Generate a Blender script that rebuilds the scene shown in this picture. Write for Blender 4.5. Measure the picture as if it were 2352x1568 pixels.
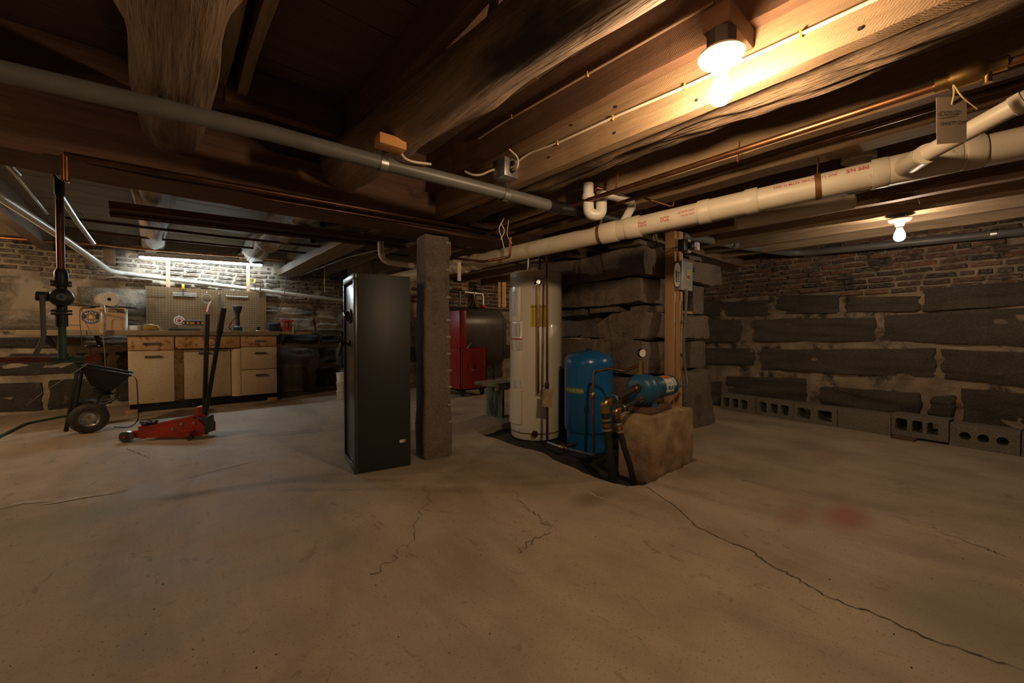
import bpy, bmesh, math, random
from mathutils import Vector, Matrix, noise, Euler
# ---------------------------------------------------------------- camera, light, exposure
S = bpy.context.scene
for o in list(bpy.data.objects): bpy.data.objects.remove(o)
COL = S.collection
FPX, CAMH, PITCH, YAW = 925.0, 0.95, math.radians(1.0), math.radians(41.0)
cam = bpy.data.objects.new('camera', bpy.data.cameras.new('camera')); COL.objects.link(cam)
cam.data.sensor_width = 36.0; cam.data.lens = FPX/2352*36.0; cam.data.clip_start = 0.03
cam.location = (0, 0, CAMH); cam.rotation_euler = (math.pi/2-PITCH, 0, -YAW)
S.camera = cam
w = bpy.data.worlds.new('world'); S.world = w; w.use_nodes = True
w.node_tree.nodes['Background'].inputs[0].default_value = (0, 0, 0, 1)
w.node_tree.nodes['Background'].inputs[1].default_value = 0.0
S.view_settings.view_transform = 'Standard'; S.view_settings.look = 'None'
S.view_settings.gamma = 1.0; S.view_settings.use_curve_mapping = False
S.view_settings.exposure = 0.4
WARM = (1.0, 0.67, 0.38); WARM2 = (1.0, 0.76, 0.52); COOL = (0.80, 0.94, 1.0); ORANGE = (1.0, 0.52, 0.22)
E_BULB, E_BULB2, E_TUBE, E_LEFT, E_TANK, E_BACK = 500, 255, 54, 820, 330, 130   # emission of the lamps in the room
# ---------------------------------------------------------------- measuring helpers (photo pixel + a real distance -> metres)
f0 = Vector((math.sin(YAW), math.cos(YAW), 0)); RT = Vector((math.cos(YAW), -math.sin(YAW), 0))
FW = f0*math.cos(PITCH)+Vector((0, 0, -math.sin(PITCH))); UP = RT.cross(FW); CP = Vector((0, 0, CAMH))
def ray(x, y): return FW+RT*((x-1176)/FPX)-UP*((y-784)/FPX)
def P(x, y, d): return CP+ray(x, y)*d
def onZ(x, y, z): d = ray(x, y); return CP+d*((z-CAMH)/d.z)
def onY(x, y, Y): d = ray(x, y); return CP+d*(Y/d.y)
def onX(x, y, X): d = ray(x, y); return CP+d*(X/d.x)
# ---------------------------------------------------------------- objects
def tag(o, label=None, cat=None, group=None, kind=None):
    if label: o['label'] = label
    if cat: o['category'] = cat
    if group: o['group'] = group
    if kind: o['kind'] = kind
    return o
def thing(name, label, cat, loc=(0, 0, 0), rz=0, group=None):
    o = bpy.data.objects.new(name, None); COL.objects.link(o); o.empty_display_size = .1
    o.location = loc; o.rotation_euler = (0, 0, rz)
    return tag(o, label, cat, group)
def link(name, me, m, parent=None, local=False):
    o = bpy.data.objects.new(name, me); COL.objects.link(o)
    if m and not me.materials: me.materials.append(m)
    if parent:
        o.parent = parent
        if not local:
            if parent.type == 'EMPTY': o.matrix_parent_inverse = (Matrix.Translation(parent.location) @ parent.rotation_euler.to_matrix().to_4x4()).inverted()
    return o
class MB:
    def __init__(s): s.bm = bmesh.new()
    def box(s, c, sz, rz=0, bev=0, rot=None):
        r = bmesh.ops.create_cube(s.bm, size=1); vs = r['verts']
        m = rot.to_4x4() if rot else Matrix.Rotation(rz, 4, 'Z')
        bmesh.ops.transform(s.bm, matrix=Matrix.Translation(c) @ m @ Matrix.Diagonal((*sz, 1)), verts=vs)
        if bev:
            es = list({e for v in vs for e in v.link_edges})
            bmesh.ops.bevel(s.bm, geom=es, offset=bev, segments=2, affect='EDGES', profile=.5)
        return s
    def bar(s, p0, p1, w, h, bev=0, up=(0, 0, 1)):
        p0, p1 = Vector(p0), Vector(p1); x = (p1-p0); L = x.length; x.normalize()
        y = Vector(up).cross(x)
        if y.length < 1e-4: y = Vector((0, 1, 0)).cross(x)
        y.normalize(); z = x.cross(y)
        return s.box((p0+p1)/2, (L, w, h), rot=Matrix((x, y, z)).transposed(), bev=bev)
    def tube(s, pts, r, n=12, caps=True, closed=False):
        pts = [Vector(p) for p in pts]; N = len(pts)
        rs = r if isinstance(r, (list, tuple)) else [r]*N
        tg = []
        for i in range(N):
            a = pts[i-1] if (i > 0 or closed) else pts[i]; b = pts[(i+1) % N] if (i < N-1 or closed) else pts[i]
            tg.append((b-a).normalized())
        u = tg[0].orthogonal().normalized(); rings = []
        for i in range(N):
            u = (u-tg[i]*u.dot(tg[i])).normalized(); v = tg[i].cross(u)
            rings.append([s.bm.verts.new(pts[i]+(u*math.cos(a)+v*math.sin(a))*rs[i]) for a in [2*math.pi*k/n for k in range(n)]])
        for i in range(N if closed else N-1):
            A, B = rings[i], rings[(i+1) % N]
            for k in range(n): s.bm.faces.new((A[k], A[(k+1) % n], B[(k+1) % n], B[k]))
        if caps and not closed:
            s.bm.faces.new(rings[0][::-1]); s.bm.faces.new(rings[-1])
        return s
    def cyl(s, p0, p1, r, n=20, r2=None): return s.tube([p0, p1], [r, r if r2 is None else r2], n)
    def lathe(s, prof, o=(0, 0, 0), ax=(0, 0, 1), n=28):
        ax = Vector(ax).normalized(); u = ax.orthogonal().normalized(); v = ax.cross(u); o = Vector(o); rings = []
        for r, t in prof:
            if r < 1e-5: rings.append([s.bm.verts.new(o+ax*t)])
            else: rings.append([s.bm.verts.new(o+ax*t+(u*math.cos(a)+v*math.sin(a))*r) for a in [2*math.pi*k/n for k in range(n)]])
        for A, B in zip(rings, rings[1:]):
            for k in range(n):
                a, a2, b, b2 = A[k % len(A)], A[(k+1) % len(A)], B[k % len(B)], B[(k+1) % len(B)]
                f = [a]
                for q in (a2, b2, b):
                    if q not in f: f.append(q)
                if len(f) > 2: s.bm.faces.new(f)
        return s
    def prism(s, poly, d0, d1, M=None):          # polygon in local xz, thick along local y from d0 to d1
        M = M or Matrix(); n = len(poly)
        A = [s.bm.verts.new(M @ Vector((x, d0, z))) for x, z in poly]; B = [s.bm.verts.new(M @ Vector((x, d1, z))) for x, z in poly]
        s.bm.faces.new(A); s.bm.faces.new(B[::-1])
        for k in range(n): s.bm.faces.new((A[k], B[k], B[(k+1) % n], A[(k+1) % n]))
        return s
    def arc(s, c, r, a0, a1, z0, z1, t, n=10):   # curved plate on a vertical cylinder
        pr = []
        for k in range(n+1):
            a = math.radians(a0+(a1-a0)*k/n); d = Vector((math.cos(a), math.sin(a), 0)); c3 = Vector((c[0], c[1], 0))
            pr.append([s.bm.verts.new(c3+d*R+Vector((0, 0, z))) for R, z in ((r, z0), (r+t, z0), (r+t, z1), (r, z1))])
        for A, B in zip(pr, pr[1:]):
            for k in range(4): s.bm.faces.new((A[k], B[k], B[(k+1) % 4], A[(k+1) % 4]))
        s.bm.faces.new(pr[0][::-1]); s.bm.faces.new(pr[-1]); return s
    def build(s, name, m, parent=None, local=False, ang=.7, flat=False):
        bmesh.ops.recalc_face_normals(s.bm, faces=s.bm.faces)
        me = bpy.data.meshes.new(name); s.bm.to_mesh(me); s.bm.free()
        if not flat: me.shade_smooth(); me.set_sharp_from_angle(angle=ang)
        return link(name, me, m, parent, local)
def arcpts(pts, rad, n=6):                       # polyline with rounded corners
    pts = [Vector(p) for p in pts]; out = [pts[0]]
    for a, b, c in zip(pts, pts[1:], pts[2:]):
        u, v = (a-b), (c-b); r = min(rad, u.length*.48, v.length*.48); p, q = b+u.normalized()*r, b+v.normalized()*r
        for k in range(n+1):
            t = k/n; out.append(p*(1-t)**2+b*2*t*(1-t)+q*t*t)
    out.append(pts[-1]); return out
def rough(name, lo, hi, m, parent=None, seed=0, amp=.02, r=.04, n=6, freq=3.0, local=False, warp=None):
    lo, hi = Vector(lo), Vector(hi); c, h = (lo+hi)/2, (hi-lo)/2; bm = bmesh.new()
    bmesh.ops.create_cube(bm, size=2); bmesh.ops.subdivide_edges(bm, edges=bm.edges[:], cuts=n, use_grid_fill=True)
    for v in bm.verts:
        p = Vector((v.co.x*h.x, v.co.y*h.y, v.co.z*h.z)); q = Vector([max(-(hh-min(r, hh*.8)), min(hh-min(r, hh*.8), pp)) for pp, hh in zip(p, h)])
        d = p-q
        if d.length > r: p = q+d.normalized()*r
        w3 = p+c
        p += noise.noise_vector(w3*freq+Vector((seed*7.1, seed*3.3, 1)))*amp+noise.noise_vector(w3*freq*3.5+Vector((seed, 5, 2)))*amp*.45
        p += c
        v.co = warp(p) if warp else p
    me = bpy.data.meshes.new(name); bm.to_mesh(me); bm.free(); me.shade_smooth(); me.set_sharp_from_angle(angle=.6)
    return link(name, me, m, parent, local)
def text(name, body, size, m, parent, f, local=False, align='CENTER', bold=0):
    cu = bpy.data.curves.new(name, 'FONT'); cu.body = body; cu.size = size; cu.align_x = align; cu.align_y = 'CENTER'; cu.offset = bold; cu.resolution_u = 3
    ob = bpy.data.objects.new(name, cu); COL.objects.link(ob); bpy.context.view_layer.update()
    me = bpy.data.meshes.new_from_object(ob.evaluated_get(bpy.context.evaluated_depsgraph_get()))
    bpy.data.objects.remove(ob); bpy.data.curves.remove(cu)
    for v in me.vertices: v.co = f(v.co.x, v.co.y)
    me.name = name; me.materials.clear()
    return link(name, me, m, parent, local)
# ---------------------------------------------------------------- procedural materials
def nodes(name):
    m = bpy.data.materials.new(name); m.use_nodes = True; nt = m.node_tree
    return m, nt, nt.nodes['Principled BSDF']
def N(nt, t, **kw):
    n = nt.nodes.new(t)
    for k, v in kw.items():
        if k in n.inputs: n.inputs[k].default_value = v
        else: setattr(n, k, v)
    return n
def ramp(nt, fac, stops, interp='LINEAR'):
    r = nt.nodes.new('ShaderNodeValToRGB'); r.color_ramp.interpolation = interp; e = r.color_ramp.elements
    while len(e) < len(stops): e.new(.5)
    for k, (p, c) in enumerate(stops): e[k].position = p; e[k].color = (*c, 1) if len(c) == 3 else c
    nt.links.new(fac, r.inputs[0]); return r.outputs[0]
def mix(nt, fac, a, b, mode='MIX'):
    n = nt.nodes.new('ShaderNodeMix'); n.data_type = 'RGBA'; n.blend_type = mode
    for sock, v in ((n.inputs[0], fac), (n.inputs[6], a), (n.inputs[7], b)):
        if isinstance(v, (int, float)): sock.default_value = v
        elif isinstance(v, tuple): sock.default_value = (*v, 1) if len(v) == 3 else v
        else: nt.links.new(v, sock)
    return n.outputs[2]
def coords(nt, scale=(1, 1, 1), kind='Object', rot=(0, 0, 0), loc=(0, 0, 0)):
    tc = nt.nodes.new('ShaderNodeTexCoord'); mp = N(nt, 'ShaderNodeMapping'); mp.inputs['Scale'].default_value = scale
    mp.inputs['Rotation'].default_value = rot; mp.inputs['Location'].default_value = loc
    nt.links.new(tc.outputs[kind], mp.inputs[0]); return mp.outputs[0]
def nz(nt, vec, scale, detail=4, rough=.55, dist=0):
    n = N(nt, 'ShaderNodeTexNoise', Scale=scale, Detail=detail, Roughness=rough, Distortion=dist); nt.links.new(vec, n.inputs['Vector']); return n.outputs[0]
def bump(nt, b, h, st=.3, dist=.01):
    n = N(nt, 'ShaderNodeBump', Strength=st, Distance=dist); nt.links.new(h, n.inputs['Height'])
    nt.links.new(n.outputs[0], b.inputs['Normal'])
def sc(c, k): return tuple(min(1, x*k) for x in c)
def M(name, c, rough=.6, metal=0, c2=None, scale=8, st=(1, 1, 1), bs=0, bsc=60, bd=.004, spots=None, emit=None, coat=0, spotsc=14, spotlo=.58):
    m, nt, b = nodes(name); v = coords(nt, st); n1 = nz(nt, v, scale)
    c2 = c2 or sc(c, .72)
    col = ramp(nt, n1, [(.32, c2), (.68, c)])
    if spots:
        n2 = nz(nt, v, spotsc, 6, .65); f = ramp(nt, n2, [(spotlo, (0, 0, 0)), (spotlo+.1, (1, 1, 1))]); col = mix(nt, f, col, spots)
    nt.links.new(col, b.inputs['Base Color']); b.inputs['Roughness'].default_value = rough; b.inputs['Metallic'].default_value = metal
    if coat: b.inputs['Coat Weight'].default_value = coat
    if bs: bump(nt, b, nz(nt, v, bsc, 5), bs, bd)
    return m
def wood(name, c, c2, axis='Y', rough=.75, sc_=1.0, bs=.4, saw=False, dark=None, bd=.006):
    k = {'X': (.5, 7, 7), 'Y': (7, .5, 7), 'Z': (7, 7, .5)}[axis]
    m, nt, b = nodes(name); v = coords(nt, tuple(x*sc_ for x in k)); n1 = nz(nt, v, 2.2, 6, .6, .6); n2 = nz(nt, v, 9, 5, .6)
    col = mix(nt, .45, ramp(nt, n1, [(.3, c2), (.7, c)]), ramp(nt, n2, [(.3, c2), (.62, c)]))
    if dark:
        v3 = coords(nt, (2.2, .6, 2.2) if axis == 'Y' else (1.5, 1.5, 1.5)); col = mix(nt, ramp(nt, nz(nt, v3, 1.6, 5, .6), [(.5, (0, 0, 0)), (.66, (1, 1, 1))]), col, dark)
    nt.links.new(col, b.inputs['Base Color']); b.inputs['Roughness'].default_value = rough
    h = n2
    if saw:
        wv = N(nt, 'ShaderNodeTexWave', Scale=55, Distortion=6.0, Detail=3.0); wv.bands_direction = 'DIAGONAL'
        nt.links.new(coords(nt, (1, 1, 1)), wv.inputs['Vector']); h = mix(nt, .2, n2, wv.outputs[0])
        col = mix(nt, .10, col, wv.outputs[0], 'MULTIPLY'); nt.links.new(col, b.inputs['Base Color'])
    bump(nt, b, h, bs, bd); return m
def granite(name, c, c2, stain=None, bs=.6, sp=.5):
    m, nt, b = nodes(name); v = coords(nt); f = nz(nt, v, 60, 4, .7); g = nz(nt, v, 3.0, 5, .6)
    col = mix(nt, .5, ramp(nt, f, [(.3, sc(c2, .7)), (.55, c), (.75, sc(c, 1.5))]), ramp(nt, g, [(.3, c2), (.7, c)]))
    if stain: col = mix(nt, ramp(nt, nz(nt, v, 2.1, 6, .65, .5), [(sp, (0, 0, 0)), (sp+.14, (1, 1, 1))]), col, stain)
    nt.links.new(col, b.inputs['Base Color']); b.inputs['Roughness'].default_value = .88
    bump(nt, b, mix(nt, .35, nz(nt, v, 11, 8, .7), f), bs, .035); return m
def glow(name, c, e):
    m, nt, b = nodes(name); b.inputs['Base Color'].default_value = (.9, .9, .88, 1)
    b.inputs['Emission Color'].default_value = (*c, 1); b.inputs['Emission Strength'].default_value = e; return m
def printed(name, bg, fg, sx=26, sz=42, thr=.5):   # paper label with rows of small print
    m, nt, b = nodes(name); v = coords(nt, (sx, sx, 1)); w_ = N(nt, 'ShaderNodeTexWave', Scale=sz/6.2832*1.0); w_.bands_direction = 'Z'
    nt.links.new(coords(nt, (1, 1, 6.28)), w_.inputs['Vector'])
    f = mix(nt, 1.0, ramp(nt, w_.outputs[0], [(.45, (0, 0, 0)), (.55, (1, 1, 1))]), ramp(nt, nz(nt, v, 4, 2), [(thr-.03, (0, 0, 0)), (thr+.03, (1, 1, 1))]), 'MULTIPLY')
    nt.links.new(mix(nt, f, bg, fg), b.inputs['Base Color']); b.inputs['Roughness'].default_value = .5; return m
# ---------------------------------------------------------------- materials of the place
rnd = random.Random(7)
def floor_mat():
    m, nt, b = nodes('concrete_floor'); v = coords(nt); vs = coords(nt, (1, .28, 1), rot=(0, 0, .45))
    big, mid, st, fine = nz(nt, v, .55, 4, .6), nz(nt, v, 2.6, 6, .6), nz(nt, vs, 2.4, 6, .62, .8), nz(nt, v, 110, 3)
    col = ramp(nt, big, [(.3, (.33, .27, .20)), (.7, (.50, .41, .31))])
    col = mix(nt, .62, col, ramp(nt, st, [(.3, (.23, .18, .125)), (.5, (.43, .355, .265)), (.72, (.60, .505, .395))]))
    col = mix(nt, .32, col, ramp(nt, mid, [(.35, (.19, .145, .098)), (.65, (.55, .46, .35))]))
    col = mix(nt, ramp(nt, fine, [(.60, (0, 0, 0)), (.68, (.6, .6, .6))]), col, (.14, .10, .065))
    wrm = nz(nt, coords(nt, (1, .5, 1), rot=(0, 0, .6)), 9, 8, .72, 1.6); col = mix(nt, ramp(nt, wrm, [(.60, (0, 0, 0)), (.64, (.55, .55, .55)), (.70, (0, 0, 0))]), col, (.16, .105, .06))
    def blob(col, c, r, tint, amt, stretch=(1, 1, 1), rz=0):
        g = N(nt, 'ShaderNodeTexGradient'); g.gradient_type = 'SPHERICAL'
        tc = nt.nodes.new('ShaderNodeTexCoord'); sub = N(nt, 'ShaderNodeVectorMath'); sub.operation = 'SUBTRACT'; sub.inputs[1].default_value = c
        nt.links.new(tc.outputs['Object'], sub.inputs[0]); mp = N(nt, 'ShaderNodeMapping'); mp.inputs['Scale'].default_value = (stretch[0]/r, stretch[1]/r, 1/r); mp.inputs['Rotation'].default_value = (0, 0, rz)
        nt.links.new(sub.outputs[0], mp.inputs[0]); nt.links.new(mp.outputs[0], g.inputs[0])
        k = ramp(nt, mix(nt, .35, g.outputs[0], mid), [(.2, (0, 0, 0)), (.62, (amt, amt, amt))]); return mix(nt, k, col, tint)
    for px, py, r, t, a, s, rz in ((1945, 1185, .28, (.36, .10, .10), .75, (1, 2.2, 1), .5), (1830, 1182, .3, (.33, .15, .12), .5, (1, 3, 1), .3), (1900, 1050, .35, (.30, .17, .13), .35, (1, 3, 1), .2),
                                (150, 1190, .55, (.25, .24, .12), .5, (1, 2.5, 1), 0), (2250, 1430, .5, (.16, .16, .10), .5, (1, 1.6, 1), .5), (560, 985, .9, (.46, .45, .40), .35, (1, 2.5, 1), 0),
                                (1360, 1145, .22, (.15, .11, .08), .6, (1, 2, 1), 0), (300, 1000, .5, (.20, .14, .09), .4, (1, 2, 1), 0)):
        col = blob(col, onZ(px, py, 0), r, t, a, s, rz)
    nt.links.new(col, b.inputs['Base Color']); b.inputs['Roughness'].default_value = .62
    nt.links.new(ramp(nt, mid, [(.3, (.5,)*3), (.7, (.75,)*3)]), b.inputs['Roughness'])
    bump(nt, b, mix(nt, .3, mid, fine), .3, .012); return m
m_floor = floor_mat()
m_mortar = M('lime_mortar', (.52, .45, .345), .92, c2=(.22, .18, .135), scale=5, bs=.8, bsc=22, bd=.02, spots=(.075, .06, .045), spotsc=4)
m_mortar_d = M('damp_mortar', (.36, .28, .195), .92, c2=(.16, .12, .085), scale=5, bs=.8, bsc=22, bd=.02, spots=(.05, .04, .03), spotsc=4, spotlo=.52)
def brick_mat(name, cols, coat=.52):
    m, nt, b = nodes(name); oi = nt.nodes.new('ShaderNodeObjectInfo'); v = coords(nt, (3, 3, 3)); n1 = nz(nt, v, 3.5, 6, .65)
    col = ramp(nt, oi.outputs['Random'], [(k/len(cols), c) for k, c in enumerate(cols)], 'CONSTANT')
    col = mix(nt, ramp(nt, n1, [(.35, (.55,)*3), (.65, (0,)*3)]), col, (.055, .045, .04))
    tc = nt.nodes.new('ShaderNodeTexCoord'); v2 = N(nt, 'ShaderNodeVectorMath'); v2.operation = 'ADD'; nt.links.new(tc.outputs['Object'], v2.inputs[0]); nt.links.new(oi.outputs['Location'], v2.inputs[1])
    col = mix(nt, ramp(nt, nz(nt, v2.outputs[0], 4.5, 5, .6), [(coat, (0,)*3), (coat+.14, (.7,)*3)]), col, (.34, .285, .215))
    nt.links.new(col, b.inputs['Base Color']); b.inputs['Roughness'].default_value = .9; bump(nt, b, n1, .4, .01); return m
m_brick = brick_mat('old_brick', [(.17, .065, .038), (.12, .05, .034), (.04, .032, .03), (.20, .085, .045), (.105, .06, .046), (.15, .07, .05), (.06, .042, .036), (.23, .10, .06), (.13, .075, .062), (.10, .045, .032)])
m_brick_b = brick_mat('limewashed_brick', [(.13, .075, .055), (.09, .06, .05), (.04, .036, .034), (.15, .085, .06), (.10, .075, .064), (.13, .09, .075), (.055, .046, .042), (.17, .10, .07)], .44)
m_gran = granite('grey_granite', (.215, .175, .135), (.11, .088, .067), (.06, .047, .036), sp=.55)
m_gran_d = granite('dark_damp_granite', (.10, .083, .063), (.045, .037, .029), (.15, .12, .088), bs=.9, sp=.60)
m_gran_b = granite('rough_fieldstone', (.33, .285, .215), (.09, .076, .06), (.52, .45, .34), bs=1.0, sp=.49)
m_gran_k = granite('dark_fieldstone', (.10, .092, .08), (.03, .028, .025), (.36, .32, .26), bs=1.0, sp=.585)  # darker fieldstone with pale blotches
m_pier = granite('pier_granite', (.235, .19, .148), (.12, .096, .074), (.075, .058, .045), bs=.9, sp=.56)
m_joist = wood('sawn_joist_wood', (.40, .27, .155), (.20, .125, .07), 'Y', saw=True)
m_joist_d = wood('dark_joist_wood', (.20, .105, .06), (.085, .046, .028), 'Y', saw=True)
m_joist_g = wood('grey_brown_joist_wood', (.30, .215, .135), (.13, .088, .055), 'Y', saw=True)
m_log = wood('barked_log_wood', (.36, .26, .19), (.15, .10, .07), 'Y', sc_=1.1, bs=1.0, dark=(.045, .033, .026), bd=.015)
m_log_w = wood('whitened_log_wood', (.50, .44, .37), (.22, .18, .145), 'Y', sc_=.9, bs=.9)
m_rot = wood('rotted_beam_wood', (.34, .22, .125), (.06, .038, .023), 'Y', sc_=2.4, bs=1.0, dark=(.03, .02, .014), bd=.03)
m_girder = wood('dark_girder_wood', (.17, .085, .05), (.065, .034, .022), 'X', bs=.5)
m_plank = wood('dark_plank_wood', (.145, .085, .055), (.07, .04, .027), 'X', bs=.35)
m_plank_l = wood('grey_plank_wood', (.30, .25, .18), (.14, .115, .085), 'X', bs=.35)
m_stud = wood('pine_stud_wood', (.56, .35, .18), (.38, .22, .10), 'Z', bs=.2)
m_pine_y = wood('pine_along_wood', (.55, .34, .17), (.36, .21, .10), 'Y', bs=.2)
m_orange = wood('orange_pine_wood', (.62, .31, .10), (.45, .20, .06), 'X', bs=.2)
m_hole = M('nail_hole_black', (.015, .012, .01), .9)
m_crack = M('crack_dirt', (.07, .055, .04), .95)
m_dirt = M('black_wet_dirt', (.045, .034, .026), .85, c2=(.015, .012, .01), scale=9, bs=1, bsc=30, bd=.02)
# ---------------------------------------------------------------- floor with the open dirt pit
def loop_fill(loops, z):
    bm = bmesh.new(); es = []; out = []
    for L in loops:
        vs = [bm.verts.new((x, y, z)) for x, y in L]; out.append(vs)
        es += [bm.edges.new((vs[k], vs[(k+1) % len(vs)])) for k in range(len(vs))]
    bmesh.ops.triangle_fill(bm, use_beauty=True, use_dissolve=False, edges=es)
    return bm, out
PIT = [(2.27, 3.02), (2.30, 2.80), (2.27, 2.55), (2.30, 2.30), (2.24, 2.10), (2.21, 1.90), (2.17, 1.70), (2.16, 1.55), (2.19, 1.42), (2.28, 1.36), (2.40, 1.35), (2.47, 1.355), (2.60, 1.365), (2.75, 1.36), (2.90, 1.372), (3.05, 1.36), (3.075, 1.5), (3.07, 1.78), (3.10, 1.80), (3.10, 3.20), (2.9, 3.30), (2.5, 3.26), (2.33, 3.18)]
jit = []
for k, (x, y) in enumerate(PIT):
    x2, y2 = PIT[(k+1) % len(PIT)]
    for t in (0, .33, .66): jit.append((x+(x2-x)*t+rnd.uniform(-.009, .009), y+(y2-y)*t+rnd.uniform(-.009, .009)))
WX0, WX1, WY0, WY1 = -3.4, 7.3, -2.7, 7.55
bm, lp = loop_fill([[(WX0-.3, WY0-.3), (WX1+.3, WY0-.3), (WX1+.3, WY1+.3), (WX0-.3, WY1+.3)], jit], 0)
for a, b_ in zip(lp[1], lp[1][1:]+lp[1][:1]):
    c, d = bm.verts.new(b_.co-Vector((0, 0, .09))), bm.verts.new(a.co-Vector((0, 0, .09))); bm.faces.new((a, b_, c, d))
me = bpy.data.meshes.new('floor'); bmesh.ops.recalc_face_normals(bm, faces=bm.faces); bm.to_mesh(me); bm.free()
if me.polygons[0].normal.z < 0: me.flip_normals()
floor = link('floor', me, m_floor); tag(floor, 'worn brown-grey concrete basement floor with cracks and stains', kind='structure')
bm = bmesh.new(); bmesh.ops.create_grid(bm, x_segments=60, y_segments=110, size=.5)
for v in bm.verts:
    p = Vector((2.62+v.co.x*1.04, 2.31+v.co.y*2.0, 0)); p.z = -.062+noise.noise(p*6)*.018+noise.noise(p*20)*.008; v.co = p
me = bpy.data.meshes.new('dirt_bed'); bm.to_mesh(me); bm.free(); me.shade_smooth(); tag(link('dirt_bed', me, m_dirt, floor), 'black damp dirt in the open pit')
def ribbon(name, pts, w, m, jag=.012, seed=1, z=.0012, n=10):
    if 'streak' in name: n, jag = 4, w*.2
    r_ = random.Random(seed); bm = bmesh.new(); path = []
    for a, b_ in zip(pts, pts[1:]):
        for k in range(n): path.append(Vector(a).lerp(Vector(b_), k/n)+Vector((r_.uniform(-jag, jag), r_.uniform(-jag, jag), 0)))
    path.append(Vector(pts[-1])); prev = None
    for k, p in enumerate(path):
        t = (path[min(k+1, len(path)-1)]-path[max(k-1, 0)]); z2 = z+.0008*(seed % 3); s_ = Vector((-t.y, t.x, 0)).normalized()*w*r_.uniform(.35, 1)*min(1, .25+k/4, .25+(len(path)-1-k)/4)
        cur = (bm.verts.new((p.x+s_.x, p.y+s_.y, z2)), bm.verts.new((p.x-s_.x, p.y-s_.y, z2)))
        if prev: bm.faces.new((prev[0], cur[0], cur[1], prev[1]))
        prev = cur
    me = bpy.data.meshes.new(name); bmesh.ops.recalc_face_normals(bm, faces=bm.faces); bm.to_mesh(me); bm.free(); return link(name, me, m, floor)
fz = lambda L: [onZ(x, y, 0) for x, y in L]
ribbon('crack', fz([(1475, 1112), (1560, 1170), (1600, 1210), (1680, 1248), (1720, 1262), (1760, 1290), (1850, 1340), (1900, 1372), (2010, 1410), (2140, 1470), (2352, 1540)]), .0032, m_crack, .008, 2)
ribbon('crack', fz([(975, 1110), (985, 1150), (955, 1190), (945, 1240), (880, 1300), (850, 1330)]), .0016, m_crack, .02, 3)
ribbon('crack', fz([(1175, 1120), (1200, 1165), (1240, 1190), (1265, 1215), (1225, 1245), (1180, 1270)]), .0018, m_crack, .024, 4)
ribbon('crack', fz([(2150, 1220), (2250, 1255), (2330, 1285)]), .003, m_crack, .01, 5)
ribbon('crack', fz([(290, 1030), (315, 1040), (340, 1052)]), .004, m_crack, .01, 6)
m_eff = M('white_efflorescence', (.62, .56, .47), .9, c2=(.42, .37, .30), scale=12)
ribbon('mineral_streak', fz([(0, 1168), (60, 1152), (150, 1148), (290, 1128)]), .035, m_eff, .02, 7)
ribbon('mineral_streak', fz([(90, 1160), (140, 1152), (230, 1135), (295, 1124)]), .022, m_eff, .016, 8)
ribbon('mineral_streak', fz([(1320, 1110), (1370, 1140), (1405, 1150)]), .006, m_eff, .008, 9)
ribbon('mineral_streak', fz([(1150, 1060), (1170, 1072)]), .012, m_eff, .006, 10)
ribbon('mineral_streak', fz([(590, 1058), (480, 1085), (390, 1110)]), .006, M('yellow_streak', (.47, .37, .20), .9), .01, 11)
# ---------------------------------------------------------------- walls: mortar body, bricks and stones as pieces
def brick_mesh(seed, mt):
    r_ = random.Random(seed); bm = bmesh.new(); bmesh.ops.create_cube(bm, size=1)
    bmesh.ops.bevel(bm, geom=bm.edges[:], offset=.075, segments=1, affect='EDGES')
    for v in bm.verts: v.co += Vector((r_.uniform(-.03, .03), r_.uniform(-.06, .06), r_.uniform(-.07, .07)))
    me = bpy.data.meshes.new('brick'); bm.to_mesh(me); bm.free(); me.materials.append(mt); return me
BR = [brick_mesh(k, m_brick) for k in range(9)]; BR2 = [brick_mesh(k, m_brick_b) for k in range(9)]
def wall_body(name, W, u0, u1, z0, z1, m, seed, du=.06, amp=.022):
    bm = bmesh.new(); nu, nv = int((u1-u0)/du), int((z1-z0)/du); g = []
    for i in range(nu+1):
        row = []
        for j in range(nv+1):
            u, z = u0+(u1-u0)*i/nu, z0+(z1-z0)*j/nv; q = Vector((u*2.4, z*2.4, seed)); q2 = Vector((u*9, z*11, seed))
            row.append(bm.verts.new(W(u, z, noise.noise(q)*amp+noise.noise(q2)*amp*.7)))
        g.append(row)
    for i in range(nu):
        for j in range(nv): bm.faces.new((g[i][j], g[i+1][j], g[i+1][j+1], g[i][j+1]))
    b4 = [bm.verts.new(W(u, z, -.25)) for u, z in ((u0, z0), (u1, z0), (u1, z1), (u0, z1))]; bm.faces.new(b4)
    bm.faces.new([g[i][-1] for i in range(nu+1)]+[b4[2], b4[3]])
    me = bpy.data.meshes.new(name); bmesh.ops.recalc_face_normals(bm, faces=bm.faces); bm.to_mesh(me); bm.free(); me.shade_smooth()
    return link(name, me, m)
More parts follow.
